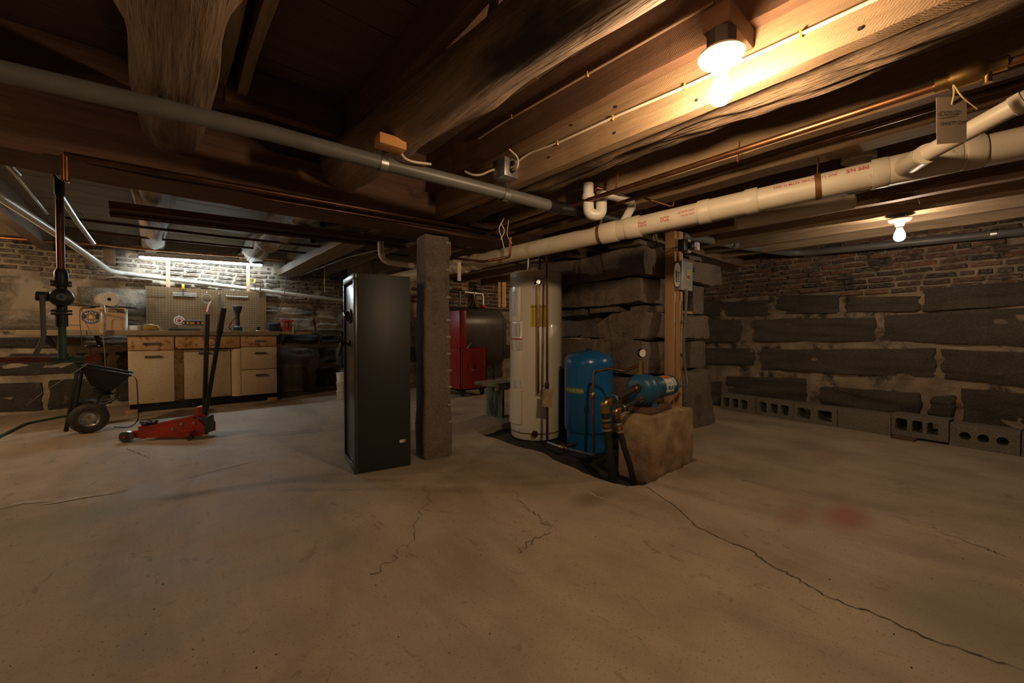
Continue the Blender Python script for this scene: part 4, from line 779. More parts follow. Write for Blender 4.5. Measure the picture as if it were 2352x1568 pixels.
MB().box((vx-.02, 7.05, 1.02), (.13, .10, .035), bev=.008).build('base', m_red2, vs_); MB().box((vx-.05, 7.05, 1.10), (.05, .10, .14), bev=.01).build('fixed_jaw', m_red2, vs_); MB().box((vx+.03, 7.05, 1.10), (.05, .10, .13), bev=.01).build('moving_jaw', m_red2, vs_); MB().box((vx-.005, 7.05, 1.167), (.17, .08, .02), bev=.005).build('jaw_plate', m_red2, vs_); MB().cyl((vx+.03, 7.0, 1.09), (vx+.03, 6.86, 1.09), .012, 10).build('screw', m_steel_d, vs_); MB().cyl((vx+.03, 6.868, 1.14), (vx+.032, 6.868, .96), .007, 8).build('tommy_bar', m_galv, vs_)
# ---------------------------------------------------------------- floor jack
jk = thing('floor_jack', 'red wheeled floor jack with a black handle on the concrete floor', 'jack', (-.295, 4.905, 0), math.radians(-33.0))
J = lambda poly, y0, y1, nm, m, par=jk: MB().prism(poly, y0, y1).build(nm, m, par, True)
pl = [(.06, .032), (.06, .088), (.20, .108), (.36, .14), (.52, .185), (.60, .185), (.655, .12), (.655, .04), (.60, .022), (.30, .026)]
J(pl, .045, .053, 'side_plate', m_red); J(pl, .215, .223, 'side_plate', m_red)
J([(.10, .10), (.16, .125), (.56, .205), (.56, .185), (.20, .10)], .06, .075, 'lift_arm', m_red); J([(.10, .10), (.16, .125), (.56, .205), (.56, .185), (.20, .10)], .19, .205, 'lift_arm', m_red)
MB().box((.15, .134, .115), (.10, .13, .02), bev=.004).build('saddle_plate', m_red, jk, True)
sd = MB().lathe([(0, 0), (.05, 0), (.058, .012), (.06, .028), (.045, .028), (.04, .018), (0, .018)], (.15, .134, .125), n=20).build('saddle', m_steel_d, jk, True)
for k in range(4): a = k*math.pi/2+.5; MB().box((.15+.052*math.cos(a), .134+.052*math.sin(a), .155), (.026, .026, .016), rz=a, bev=.003).build('saddle_pad', m_steel_d, sd, True)
for y0 in (.0, .225):
    wl = MB().lathe([(.012, 0), (.044, 0), (.049, .005), (.049, .040), (.044, .045), (.012, .045)], (.045, y0, .0495), (0, 1, 0), 24).build('front_wheel', m_steel_d, jk, True); MB().lathe([(0, -.006), (.012, -.006), (.012, .05), (0, .05)], (.045, y0, .0495), (0, 1, 0), 12).build('axle_nut', m_red, wl, True); MB().lathe([(.0492, .004), (.0505, .005), (.0505, .040), (.0492, .041)], (.045, y0, .0495), (0, 1, 0), 24).build('rim_band', m_galv, wl, True)
MB().cyl((.045, .01, .0495), (.045, .26, .0495), .01, 10).build('axle', m_steel_d, jk, True)
for x, z in ((.40, .10), (.47, .145), (.575, .15)): MB().lathe([(0, 0), (.013, 0), (.012, .009), (0, .009)], (x, .045, z), (0, -1, 0), 10).build('bolt', m_galv, jk, True)
for y0 in (.015, .25):
    MB().box((.545, y0, .088), (.085, .05, .012), bev=.004).build('caster_plate', m_red, jk, True); c_ = MB().box((.545, y0, .062), (.035, .036, .05), bev=.006).build('caster_fork', m_red, jk, True); MB().lathe([(0, 0), (.026, 0), (.028, .004), (.028, .020), (.026, .024), (0, .024)], (.555, y0-.012, .0285), (0, 1, 0), 16).build('caster_wheel', m_steel_d, c_, True)
MB().box((.615, .134, .12), (.08, .15, .15), bev=.012).build('hydraulic_block', m_steel_d, jk, True); MB().box((.592, .134, .235), (.06, .10, .11), rot=Euler((0, -.12, 0)).to_matrix(), bev=.008).build('handle_socket', m_red, jk, True)
jm = Matrix.Translation(jk.location) @ Matrix.Rotation(math.radians(-33.0), 4, 'Z'); ji = jm.inverted(); hb0 = ji @ P(470, 950, 3.60); hb1 = ji @ P(476, 722, 3.62)
MB().tube([hb0, hb1], .019, 14).build('handle', m_black, jk, True)
tag(MB().tube([P(472, 952, 3.55), P(503, 770, 3.55), P(504, 764, 3.55), P(513, 707, 3.55)], [.017, .018, .024, .024], 14).build('pry_bar', m_black), 'black steel bar with a thick grip leaning in the red floor jack', 'bar')
# ---------------------------------------------------------------- broadcast spreader
SY = 5.60; q5 = lambda px, py, Y=SY: onY(px, py, Y)
sp = thing('lawn_spreader', 'black push spreader with one visible tyre beside the cabinet', 'spreader', (q5(205, 980).x, SY, 0)); wc = Vector((q5(205, 962).x, SY, .142))
tw = MB().lathe([(.075, -.035), (.10, -.042), (.125, -.036), (.140, -.018), (.142, 0), (.140, .018), (.125, .036), (.10, .042), (.075, .035), (.075, -.035)], wc, (.08, -1, 0), 40).build('tyre', M('dusty_tyre_rubber', (.07, .055, .042), .8, c2=(.03, .025, .02), scale=14, bs=.4, bsc=40), sp)
MB().lathe([(0, .026), (.02, .03), (.022, .012), (.05, .008), (.065, .02), (.076, .03), (.078, .034), (.078, -.03), (0, -.03)], wc, (.08, -1, 0), 32).build('rim', m_galv, sp); MB().lathe([(0, .03), (.012, .03), (.012, .04), (0, .04)], wc, (.08, -1, 0), 12).build('hub_nut', m_brass, sp)
wc2 = wc+Vector((-.045, .42, 0)); MB().lathe([(.06, -.035), (.125, -.036), (.142, 0), (.125, .036), (.06, .035), (.06, -.035)], wc2, (.08, -1, 0), 28).build('tyre', m_rubber, sp); MB().cyl(wc, wc2, .012, 10).build('axle', m_steel_d, sp)
a0, a1, b0, b1 = q5(182, 842), q5(300, 862), q5(196, 888), q5(262, 902); b = MB(); dY = Vector((0, .40, 0)); off = Vector((0, .02, 0))
top = [a0+off, a1+off, a1+dY, a0+dY]; bot = [b0+Vector((.03, .09, 0)), b1+Vector((-.03, .09, 0)), b1+Vector((-.03, .32, 0)), b0+Vector((.03, .32, 0))]
T = [b.bm.verts.new(v) for v in top]; Bv = [b.bm.verts.new(v) for v in bot]; b.bm.faces.new(Bv)
for k in range(4): b.bm.faces.new((T[k], T[(k+1) % 4], Bv[(k+1) % 4], Bv[k]))
b.build('hopper', M('black_poly_hopper', (.014, .014, .015), .5), sp); MB().tube([v+Vector((0, 0, .0)) for v in top], .012, 8, closed=True).build('hopper_rim', m_black, sp)
bmid = (bot[0]+bot[2])/2; MB().lathe([(.07, 0), (.06, -.05), (.085, -.06), (.085, -.07), (0, -.07)], bmid, n=18).build('impeller_housing', m_black, sp)
for dy in (.03, .37): pipe('frame_tube', [q5(176, 850)+Vector((0, dy, 0)), q5(168, 900)+Vector((0, dy, 0)), q5(160, 990)+Vector((-.03, dy, 0))], .014, m_black, sp, .05)
for dy in (.06, .34): pipe('frame_brace', [q5(200, 932)+Vector((0, dy, 0)), q5(240, 930)+Vector((0, dy, 0)), q5(268, 915)+Vector((0, dy, 0)), q5(262, 900)+Vector((0, dy, 0))], .011, m_steel_d, sp, .05)
MB().bar(q5(152, 992)+Vector((0, .02, 0)), q5(178, 850)+Vector((0, .02, 0)), .05, .02, .004).build('stand_leg', m_black, sp); MB().cyl(bmid+Vector((0, 0, -.05)), wc.lerp(wc2, .5), .015, 8).build('gear_shaft', m_steel_d, sp)
pipe('control_cable', [q5(297, 856)+Vector((0, -.02, 0)), q5(314, 868, 5.5), q5(317, 920, 5.5), q5(318, 965, 5.5), q5(300, 982, 5.5), q5(262, 980, 5.5)], .0045, m_black, sp, .08, 6)
# ---------------------------------------------------------------- circulator and pipes on the left
CD = 2.55; L = lambda px, py, d=CD: P(px, py, d)
ci = thing('circulator_pump', 'dark green circulator pump on a vertical black iron pipe', 'pump', L(142, 825)); vx_ = L(141, 683)
vert = lambda z: Vector((vx_.x, vx_.y, z)); zz = lambda py: CAMH+(768-py)*CD/FPX
MB().cyl(vert(zz(620)), vert(zz(425)), .019, 16).build('upper_pipe', m_copper_d, ci); MB().cyl(vert(zz(450)), vert(zz(405)), .024, 16).build('upper_coupling', m_iron, ci)
MB().lathe([(.022, 0), (.032, .02), (.032, .10), (.024, .12)], vert(zz(662)), n=18).build('upper_valve', m_iron, ci)
tocam = (CP-vx_); tocam.z = 0; tocam.normalize(); side = Vector((-tocam.y, tocam.x, 0))
for z in (zz(655), zz(648), zz(714), zz(721)): MB().bar(vert(z)-side*.046, vert(z)+side*.046, .06, .012, .003).build('flange', m_iron, ci)
MB().cyl(vert(zz(648)), vert(zz(718)), .026, 16).build('volute', m_iron, ci)
MB().lathe([(0, -.04), (.05, -.04), (.056, -.02), (.056, .055), (.050, .075), (.03, .082), (0, .084)], vert(zz(684)), tocam, 28).build('motor_head', m_iron, ci)
MB().lathe([(0, .084), (.022, .084), (.022, .086), (0, .086)], vert(zz(684)), tocam, 20).build('nameplate', m_grey, ci); MB().box(vert(zz(684))+tocam*.088, (.014, .004, .018), rz=math.atan2(side.y, side.x)).build('nameplate_print', m_navy, ci)
eb_ = vert(zz(682))-side*(-.0); s_l = side if side.dot(RT) < 0 else -side
MB().box(vert(zz(683))+s_l*.078+tocam*.02, (.06, .06, .055), rz=math.atan2(side.y, side.x), bev=.008).build('terminal_box', m_iron, ci)
MB().cyl(vert(zz(721)), vert(zz(750)), .028, 16).build('lower_valve', m_iron, ci); MB().cyl(vert(zz(748)), vert(zz(825)), .019, 16).build('lower_pipe', m_green, ci)
pipe('flex_conduit', [vert(zz(680))+s_l*.078+tocam*.055, vert(zz(720))+s_l*.078+tocam*.045, vert(zz(780))+s_l*.075+tocam*.03, vert(zz(815))+s_l*.115+tocam*.0], .0125, m_grey, None, .08, 10, 'ribbed grey flexible conduit beside the circulator', 'conduit')
hp = thing('red_heating_pipe', 'red-brown horizontal heating pipe with a gate valve below the circulator', 'pipe', L(100, 826)); e0 = L(-60, 827, 2.4); e1 = L(118, 826); e2 = L(212, 824, 2.62)
MB().cyl(e0, e1, .021, 14).build('pipe_run', m_redpipe, hp); MB().cyl(e1, e2, .022, 14).build('green_tee', m_green, hp); MB().lathe([(0, -.035), (.03, -.03), (.034, 0), (.03, .03), (0, .035)], e2, (e2-e1).normalized(), 12).build('gate_valve', m_redpipe, hp); MB().cyl(e2, e2+Vector((0, 0, .075)), .014, 10).build('valve_bonnet', m_redpipe, hp); MB().lathe([(.006, .078), (.03, .078), (.036, .084), (.03, .09), (.006, .09), (.006, .078)], e2, n=14).build('valve_wheel', m_black, hp)
pipe('support_wire', [L(213, 828, 2.66), L(100, 900, 3.4), L(60, 930, 3.8)], .002, m_galv, None, .02, 5, 'thin wire running from the valve down to the wall', 'wire')
WL_ = [('thick silver conduit rising from the white wall pipe', [P(-70, 402, 2.55), P(0, 452, 2.85), P(150, 550, 3.9), P(250, 621, 5.05), onY(275, 627, 7.405), onY(790, 690, 7.405)], .031, m_pvc_w, .07),
       ('bright steel conduit ending above the circulator', [P(-30, 292, 1.9), P(20, 292, 1.9), P(40, 305, 1.95), P(152, 416, 2.5)], .018, m_chrome, .03),
       ('steel conduit running on from the circulator pipe', [P(132, 438, 2.7), P(175, 505, 3.3), P(214, 558, 4.1)], .019, m_galv, .02),
       ('short silver conduit at the left edge', [P(-40, 310, 1.9), P(42, 400, 2.3)], .014, m_galv, .02),
       ('thin silver conduit beside the left edge', [P(0, 360, 2.2), P(60, 430, 2.7), P(108, 490, 3.5)], .011, m_chrome, .02)]
for lab, pts, r, m, rad in WL_: pipe('conduit_pipe', pts, r, m, None, rad, 14, lab, 'pipe')
tag(MB().box(onY(252, 585, 7.4)+Vector((0, -.03, .0)), (.11, .06, .26), bev=.01).build('wood_cleat', m_joist_g), 'weathered wooden cleat on the wall above the white pipe', 'cleat')
for lab, pts, r, m in (('reddish copper pipe along the dark girder', [onY(148, 356, 2.56), onY(545, 428, 2.56), onY(960, 502, 2.56), onY(1135, 533, 2.56)], .015, m_copper_d),
        ('thin dark pipe just below the girder pipe', [onY(600, 455, 2.62), onY(960, 515, 2.62), onY(1060, 530, 2.62)], .009, m_copper_d),
        ('orange copper pipe along the top of the workbench wall', [onY(-40, 543, 7.0), onY(230, 562, 7.0), onY(330, 572, 7.0), onY(900, 616, 7.0)], .016, m_copper_b),
        ('dark copper pipe second from the workbench wall', [onY(190, 532, 6.1), onY(500, 562, 6.1), onY(925, 602, 6.1)], .013, m_copper_d),
        ('dark copper pipe third from the workbench wall', [onY(150, 500, 5.1), onY(500, 542, 5.1), onY(940, 588, 5.1)], .013, m_copper_d)):
    pipe('copper_pipe', pts, r, m, None, .03, 12, lab, 'pipe')
bp = thing('pipe_board', 'brown board carrying parallel pipes below the log joists', 'board', onY(600, 515, 4.0)); u0_, u1_ = onY(250, 470, 4.0), onY(935, 556, 4.0)
MB().bar(u0_, u1_, .03, .05).build('board', m_girder, bp); MB().bar(u0_+Vector((0, .1, -.03)), u1_+Vector((0, .1, -.03)), .12, .02).build('shelf_board', m_plank_l, bp)
for k in range(2): MB().cyl(u0_+Vector((0, .03+.05*k, -.055)), u1_+Vector((0, .03+.05*k, -.055)), .012, 8).build('pipe_run', m_copper_d, bp)
pipe('copper_drop', [onY(150, 356, 2.56), onY(151, 415, 2.56)], .014, m_copper, None, .02, 12, 'short vertical copper drop below the girder pipe', 'pipe')
pipe('green_hose', [onZ(-20, 1012, .012), onZ(60, 972, .012), onZ(150, 955, .012), onZ(200, 948, .012)], .012, m_green, None, .1, 8, 'green garden hose lying along the wall base', 'hose')
pipe('base_pipe', [onY(640, 914, 7.0), onY(772, 906, 7.05)], .014, M('pale_green_pipe', (.28, .33, .28), .5), None, .02, 8, 'pale pipe lying along the wall base right of the cabinet', 'pipe')
bu = thing('bucket_stack', 'stack of printed pale buckets by the wall behind the safe', 'bucket', onZ(792, 918, 0)); bc = onZ(795, 918, 0)
for k in range(3): MB().lathe([(0, .13*k), (.09, .13*k), (.10, .13*k+.118), (.105, .13*k+.12), (.105, .13*k+.128), (0, .13*k+.128)], bc+Vector((0, .1, 0)), n=24).build('bucket', m_lblr if k < 2 else m_paper, bu)
tag(MB().box(P(-4, 680, 3.4), (.05, .05, .07), rz=.7, bev=.01).build('wall_thermostat', m_white), 'small pale plastic box on the left wall', 'box')
# ---------------------------------------------------------------- overhead grey conduit with straps
GP = [P(-60, 145, 1.27), P(0, 163, 1.30), P(620, 305, 1.72), P(880, 375, 2.0), P(1160, 445, 2.36), P(1262, 472, 2.48)]
gp = thing('grey_conduit', 'long grey plastic conduit strapped under the log joists', 'conduit', GP[2]); MB().tube(GP, .0345, 22).build('conduit_run', m_grey, gp)
MB().tube([P(1258, 471, 2.475), P(1345, 488, 2.7)], .038, 20).build('black_coupling', m_black, gp); MB().tube([P(1340, 487, 2.69), P(1470, 516, 3.0)], .03, 18).build('black_run', m_steel_d, gp)
for px, py, d, zt in ((380, 246, 1.57, .10), (880, 372, 2.0, .07), (1160, 443, 2.36, .04)):
    c = P(px, py+4, d); u = (GP[3]-GP[2]).normalized(); s_ = MB().lathe([(.0350, -.018), (.0375, -.018), (.0375, .018), (.0350, .018), (.0350, -.018)], c, u, 24).build('strap', m_galv, gp); MB().box(c+Vector((0, 0, .045+zt/2)), (.004, .036, zt)).build('strap_tab', m_galv, s_)
tag(MB().box(P(897, 330, 1.92), (.13, .075, .05), rz=-.05, bev=.003).build('pine_block', m_orange, ceil_), 'bright orange pine block above the grey conduit')
# cables, staples, junction box
JB = P(1163, 393, 2.30)
jb = thing('junction_box', 'square galvanised junction box on the cable joist', 'junction box', JB); jx = 1.541-.045; JB = Vector((1.489, JB.y, 1.885))
MB().box(JB, (.10, .105, .105), bev=.003).build('box', m_galv, jb)
for dz in (.02, -.02): MB().lathe([(0, 0), (.013, 0), (.013, .016), (.009, .022), (0, .022)], JB+Vector((0, -.052, dz)), (0, -1, 0), 12).build('clamp', m_black, jb)
def cable(lab, pts, r=.006, m=None, rad=.04, st=()):
    t = thing('cable', lab, 'cable', pts[0]); MB().tube(arcpts(pts, rad), r, 8).build('sheath', m or m_cable, t)
    for s_ in st: MB().box(s_, (.012, .007, .022), bev=.002).build('staple', m_staple, t)
    return t
fx = 1.535; cab_pt = lambda px, py: onX(px, py, fx)
cable('white cable stapled along the light joist past the bulb', [cab_pt(1187, 372), cab_pt(1215, 352), cab_pt(1281, 328), cab_pt(1408, 270), cab_pt(1573, 200), cab_pt(1840, 78), cab_pt(2050, -20)], st=[cab_pt(1281, 328), cab_pt(1408, 270), cab_pt(1573, 199), cab_pt(1840, 78)])
cable('white cable end curling up from the junction box', [JB+Vector((-.005, -.06, -.02)), JB+Vector((-.02, -.13, -.03)), JB+Vector((-.01, -.12, .03)), JB+Vector((-.03, -.07, .085))], .005)
fx2 = 1.478; c2p = lambda px, py: onX(px, py, fx2)
cable('shadowed cable stapled along the dark joist above the bulb', [c2p(1100, 318), c2p(1150, 285), c2p(1350, 170), c2p(1640, 5)], .0055, M('shaded_cable', (.34, .23, .15), .6), st=[c2p(1176, 268), c2p(1350, 170)])  # sheath colour darkened for the shade on this joist side
cable('white cable loop beside the junction box', [P(1068, 394, 2.35), P(1085, 402, 2.33), P(1105, 402, 2.32), P(1130, 390, 2.3), P(1145, 388, 2.29)], .006)
cable('white cable bending out beside the orange block', [P(920, 350, 1.98), P(930, 365, 1.98), P(950, 372, 2.0), P(990, 377, 2.05)], .006)
for k, (px, py) in enumerate(((1415, 245), (1412, 305), (1261, 361), (1313, 287), (1600, 230), (1975, 66), (1728, 94))):
    c = onX(px, py, 1.540); MB().lathe([(0, 0), (.006, 0), (.006, .002), (0, .002)], c, (-1, 0, 0), 8).build('nail_hole', m_hole, ceil_)
# ---------------------------------------------------------------- cream PVC drain with fittings
R4 = .059
d0, d1 = Vector((1.86, 3.12, 1.52)), Vector((2.66, -.33, 1.735)); axis = (d1-d0).normalized(); LEN = (d1-d0).length
at_ = lambda s_: d0+axis*s_
def s_at(px):   # length along the drain at a photo column
    lo_, hi_ = 0, LEN*1.3
    for _ in range(40):
        m_ = (lo_+hi_)/2; v = at_(m_)-CP; x = 1176+FPX*v.dot(RT)/v.dot(FW)
        if x < px: lo_ = m_
        else: hi_ = m_
    return lo_
dp = thing('drain_pipe', 'long thick cream plastic drain pipe with red printed lettering', 'drain pipe', at_(1.5)); MB().tube([at_(-1.2), at_(LEN+.4)], R4, 30).build('pipe_run', m_pvc, dp)
def hub(x0, x1, k=1.13):
    a, b_ = s_at(x0), s_at(x1); return MB().lathe([(R4, 0), (R4*k, .001), (R4*k, b_-a-.004), (R4*(k-.05), b_-a), (R4, b_-a)], at_(a), axis, 30).build('coupling', m_pvc, dp)
hub(1383, 1420); hub(1440, 1472); hub(1605, 1632); hub(1712, 1742); hub(2002, 2040); hub(2170, 2205, 1.10); hub(2215, 2260, 1.16); hub(1052, 1072, 1.2); hub(1090, 1100)
MB().lathe([(R4*1.07, 0), (R4*1.07, s_at(1472)-s_at(1383))], at_(s_at(1383)), axis, 30).build('tee_body', m_pvc, dp); MB().lathe([(R4*1.05, 0), (R4*1.05, s_at(1742)-s_at(1605))], at_(s_at(1605)), axis, 30).build('wye_body', m_pvc, dp); MB().lathe([(R4*1.07, 0), (R4*1.07, s_at(2200)-s_at(2010))], at_(s_at(2010)), axis, 30).build('wye_body', m_pvc, dp)
m_rust = M('rusty_strap', (.20, .085, .035), .6, .4)
for px in (1380, 1878): c = at_(s_at(px)); s_ = MB().lathe([(R4+.001, -.012), (R4+.004, -.012), (R4+.004, .012), (R4+.001, .012)], c, axis, 24).build('hanger_strap', m_rust, dp); MB().bar(c+Vector((.0, 0, R4)), c+Vector((.03, .0, .28)), .024, .003, up=(0, 1, 0)).build('strap_tail', m_rust, s_)
n0 = (CP-at_(1.8)); n0 = (n0-axis*n0.dot(axis)).normalized(); tdn = (-axis).cross(n0); tdn = tdn if tdn.z < 0 else -tdn
def ptext(s_, x0, x1, size, a0=0, bold=.001):
    c0, span = s_at((x0+x1)/2), s_at(x1)-s_at(x0); ku = span/(len(s_)*size*.56); text('lettering', s_, size, m_redink, dp, lambda u, v: at_(c0-u*ku)+(n0*math.cos(a0+v/R4)+tdn*math.sin(a0+v/R4))*(R4+.001), bold=bold)
ptext('CHARLOTTE PIPE', 1452, 1491, .040, -.15); ptext('ZCH2', 1524, 1541, .036, -.15); ptext('ASTM D-2665 (INCL) B', 1562, 1602, .017, -.45, .0003); ptext('ASTM D-1785 (INCL)', 1566, 1602, .017, -.1, .0003); ptext('PIPE N/E', 1935, 2000, .030, -.75, .0006); ptext('PVC 1120 SCH40 ASTM D-2665', 1770, 1925, .022, -.75, .0003); ptext('3', 2178, 2190, .034, .3); ptext('(', 2207, 2213, .034, .3)
w0 = at_(s_at(2075)); wy = thing('branch_pipe', 'narrower cream plastic branch rising from the thick drain', 'pipe', w0); wp = [w0+Vector((0, 0, .0)), P(2130, 352, 1.55), P(2352, 232, 1.28), P(2460, 172, 1.2)]
MB().tube([wp[0], wp[1]], [.045, .037], 24).build('wye_branch', m_pvc, wy); MB().tube(wp[1:], .0305, 24).build('pipe_run', m_pvc, wy); collar(wy, 'branch_socket', wp[0], wp[1], .9, .05, .038, m_pvc); collar(wy, 'coupling', wp[2], wp[3], -.12, .03, .034, m_pvc)
cbp = thing('closet_bend', 'cream plastic toilet bend and back pipe above the thick drain', 'pipe', P(1970, 372, 2.1)); MB().lathe([(.055, -.1), (.055, .06), (.075, .062), (.075, .09), (.055, .092)], P(1972, 395, 2.15), n=28).build('closet_flange', m_pvc, cbp)
MB().tube(arcpts([P(1665, 448, 2.75), P(1690, 435, 2.7), P(1830, 405, 2.55), P(1850, 380, 2.55)], .06), .045, 20).build('vent_run', m_pvc, cbp); MB().tube([P(1690, 512, 2.55), P(1960, 462, 2.35)], .042, 20).build('lower_run', m_pvc, cbp)
tp = thing('p_trap', 'white plastic sink trap hanging near the thick drain', 'trap', P(1365, 500, 2.42)); TD = 2.5
MB().tube([P(1351, 422, TD), P(1351, 452, TD)], .033, 20).build('tailpiece', m_pvc_w, tp); MB().lathe([(.033, 0), (.039, .002), (.039, .03), (.033, .032)], P(1351, 458, TD), n=20).build('slip_nut', m_pvc_w, tp)
MB().tube(arcpts([P(1351, 452, TD), P(1352, 492, TD), P(1381, 494, TD), P(1381, 462, TD)], .06, 8), .034, 20).build('u_bend', m_pvc_w, tp); MB().cyl(P(1365, 486, TD), P(1366, 502, TD), .017, 14).build('cleanout_plug', m_pvc_w, tp)
MB().tube(arcpts([P(1381, 466, TD), P(1383, 448, TD), P(1398, 447, 2.55), P(1448, 462, 2.68), P(1452, 474, 2.68), P(1425, 522, 2.62)], .05, 6), .027, 18).build('trap_arm', m_pvc_w, tp)
# copper lines under the joists
cw = thing('cold_water_pipe', 'copper cold water pipe with a brass shut-off valve under the joists', 'pipe', (1.97, .5, 1.79)); ca, cb = Vector((1.985, 2.62, 1.765)), Vector((1.985, -.65, 1.795))
MB().cyl(ca, cb, .0135, 16).build('pipe_run', m_copper, cw); vp = onX(2225, 182, 1.985); MB().lathe([(.014, -.08), (.024, -.075), (.024, -.045), (.032, -.04), (.034, -.02), (.034, .02), (.03, .035), (.022, .045), (.022, .08), (.014, .085)], Vector((1.985, vp.y, 1.793)), (0, -1, 0), 20).build('shutoff_valve', m_brass, cw)
MB().cyl(Vector((1.98, vp.y-.04, 1.78)), Vector((1.98, vp.y-.04, 1.745)), .010, 10).build('drain_nipple', m_brass, cw)
for px, py in ((1694, 380), (1415, 440)): c = onX(px, py-8, 1.985); MB().bar(c, c+Vector((.02, .0, .10)), .014, .003, up=(0, 1, 0)).build('hanger_strap', m_rust, cw)
cg = thing('shutoff_tag', 'grey card tag with handwritten lettering tied to the brass valve', 'tag', P(2186, 330, 1.27)); g0, g1, g2, g3 = P(2151, 224, 1.29), P(2221, 218, 1.27), P(2220, 326, 1.27), P(2152, 331, 1.29)
b = MB(); V = [b.bm.verts.new(p) for p in (g0, g1, g2, g3)]; V2 = [b.bm.verts.new(p+f0*.0015) for p in (g0, g1, g2, g3)]; b.bm.faces.new(V); b.bm.faces.new(V2[::-1])
for k in range(4): b.bm.faces.new((V[k], V[(k+1) % 4], V2[(k+1) % 4], V2[k]))
b.build('card', m_card_g, cg)
eu, ev = (g1-g0).normalized(), (g0-g3).normalized(); gc = (g0+g1+g2+g3)/4-f0*.0015
text('handwriting', 'COLD', .020, m_ink, cg, lambda u, v: gc+eu*(u-.008+v*.15)+ev*(v+.020)); text('handwriting', 'SHUT OFF', .0155, m_ink, cg, lambda u, v: gc+eu*(u+.004+v*.2)+ev*(v-.012)); MB().tube([gc-eu*.035+ev*.006, gc+eu*.008+ev*.010], .0006, 5).build('underline', m_ink, cg)
MB().tube(arcpts([P(2186, 240, 1.28), P(2192, 215, 1.27), P(2188, 190, 1.28), P(2200, 210, 1.265), P(2212, 225, 1.26), P(2245, 250, 1.26)], .02), .0022, 6).build('twine', m_string, cg)
pipe('copper_pipe', [(2.20, 2.60, 1.77), (2.20, -.6, 1.81)], .011, m_copper_d, None, .02, 10, 'dark thin pipe beside the cold water pipe', 'pipe')
pipe('copper_pipe', [P(1385, 435, 2.6), P(1368, 430, 2.6), P(1366, 445, 2.6), P(1366, 462, 2.55)], .012, m_copper, None, .03, 10, 'bent copper stub behind the white trap', 'pipe')
pipe('copper_pipe', [P(1480, 455, 2.5), P(1545, 475, 2.5), P(1547, 458, 2.5)], .006, m_copper, None, .02, 8, 'thin copper tube bending up beside the thick drain', 'pipe')
pipe('copper_pipe', [P(1033, 555, 3.25), P(1035, 592, 3.25), P(1110, 601, 3.15), P(1170, 590, 2.95), P(1173, 545, 2.92)], .010, m_copper, None, .02, 10, 'copper loop hanging beside the granite post top', 'pipe')
pipe('copper_pipe', [P(1033, 566, 3.3), P(1120, 580, 3.2), P(1200, 610, 3.25)], .009, m_copper_d, None, .02, 8, 'thin pipe running from the post towards the heater top', 'pipe')
tt = thing('paper_tag', 'long pale paper tag hanging beside the granite post', 'tag', P(1055, 640, 3.2)); MB().bar(P(1055, 602, 3.2), P(1055, 645, 3.2), .028, .002, up=(FW.x, FW.y, 0)).build('card', m_paper, tt); MB().tube([P(1049, 596, 3.2), P(1055, 604, 3.2), P(1062, 597, 3.2)], .002, 5).build('string', m_string, tt)
for k, L_ in enumerate(([(1158, 500), (1145, 525), (1152, 545), (1158, 570)], [(1168, 505), (1164, 540), (1176, 560)], [(1150, 512), (1160, 530), (1150, 550)])):
    pipe('loose_wire', [P(x, y_, 2.7) for x, y_ in L_], .0035, m_cable if k != 1 else m_string, None, .02, 6, ('pale wire loop hanging near the heater with a curled end', 'straw coloured wire hanging near the heater', 'short bent pale wire above the heater')[k], 'wire')
# white bent pipe behind the safe
pipe('drain_elbow', [P(874, 555, 3.9), P(876, 600, 3.9), P(960, 612, 4.05)], .028, m_pvc, None, .1, 16, 'cream pipe bending behind the black safe', 'pipe')
pipe('conduit_pipe', [P(690, 632, 6.5), P(800, 590, 5.0), P(950, 555, 4.2)], .011, m_galv, None, .02, 10, 'thin steel conduit running above the safe', 'pipe')
for k, (x, y_, d) in enumerate(((740, 515, 4.2), (718, 553, 4.8))): MB().tube([P(x, y_, d), P(x+42, y_-4, d+.4)], .03, 18, caps=False).build('pipe_stub', m_galv); tag(bpy.data.objects['pipe_stub' + ('' if k == 0 else '.001')], ('open steel pipe stub lying above the pipe board', 'open steel pipe stub lying below the pipe board')[k], 'pipe')
pipe('hanging_wire', [P(655, 600, 6.3), P(658, 640, 6.3), P(650, 690, 6.3), P(636, 735, 6.35)], .005, m_grey, None, .05, 6, 'thin grey wire hanging down to the battery charger', 'wire')
pipe('hanging_wire', [P(745, 612, 6.6), P(746, 670, 6.6)], .006, m_cable, None, .05, 6, 'pale twin wire hanging on the wall above the safe', 'wire')
# grey conduit along the right wall
rw0 = WR(-2.2, 1.69, .12); rw1 = WR(1.55, 1.80, .12)
gw = thing('wall_conduit', 'grey conduit bending from the pier along the brick wall', 'conduit', rw1); MB().tube(arcpts([P(1566, 540, 3.62), P(1700, 565, 4.15), P(1820, 583, 4.55), P(1960, 570, 4.0), P(2290, 537, 3.32), P(2460, 520, 3.05)], .3, 8), .036, 22).build('conduit_run', m_grey, gw)
for px, py, d in ((1990, 566, 3.95), (2284, 537, 3.33), (1680, 561, 4.05)): c = P(px, py, d); MB().lathe([(.037, -.018), (.040, -.018), (.040, .018), (.037, .018)], c, uW if px > 1900 else Vector((1, .1, 0)), 20).build('strap', m_galv, gw)
MB().lathe([(.036, -.05), (.041, -.05), (.041, .05), (.036, .05)], P(1862, 581, 4.42), uW, 20).build('coupling', m_grey, gw)
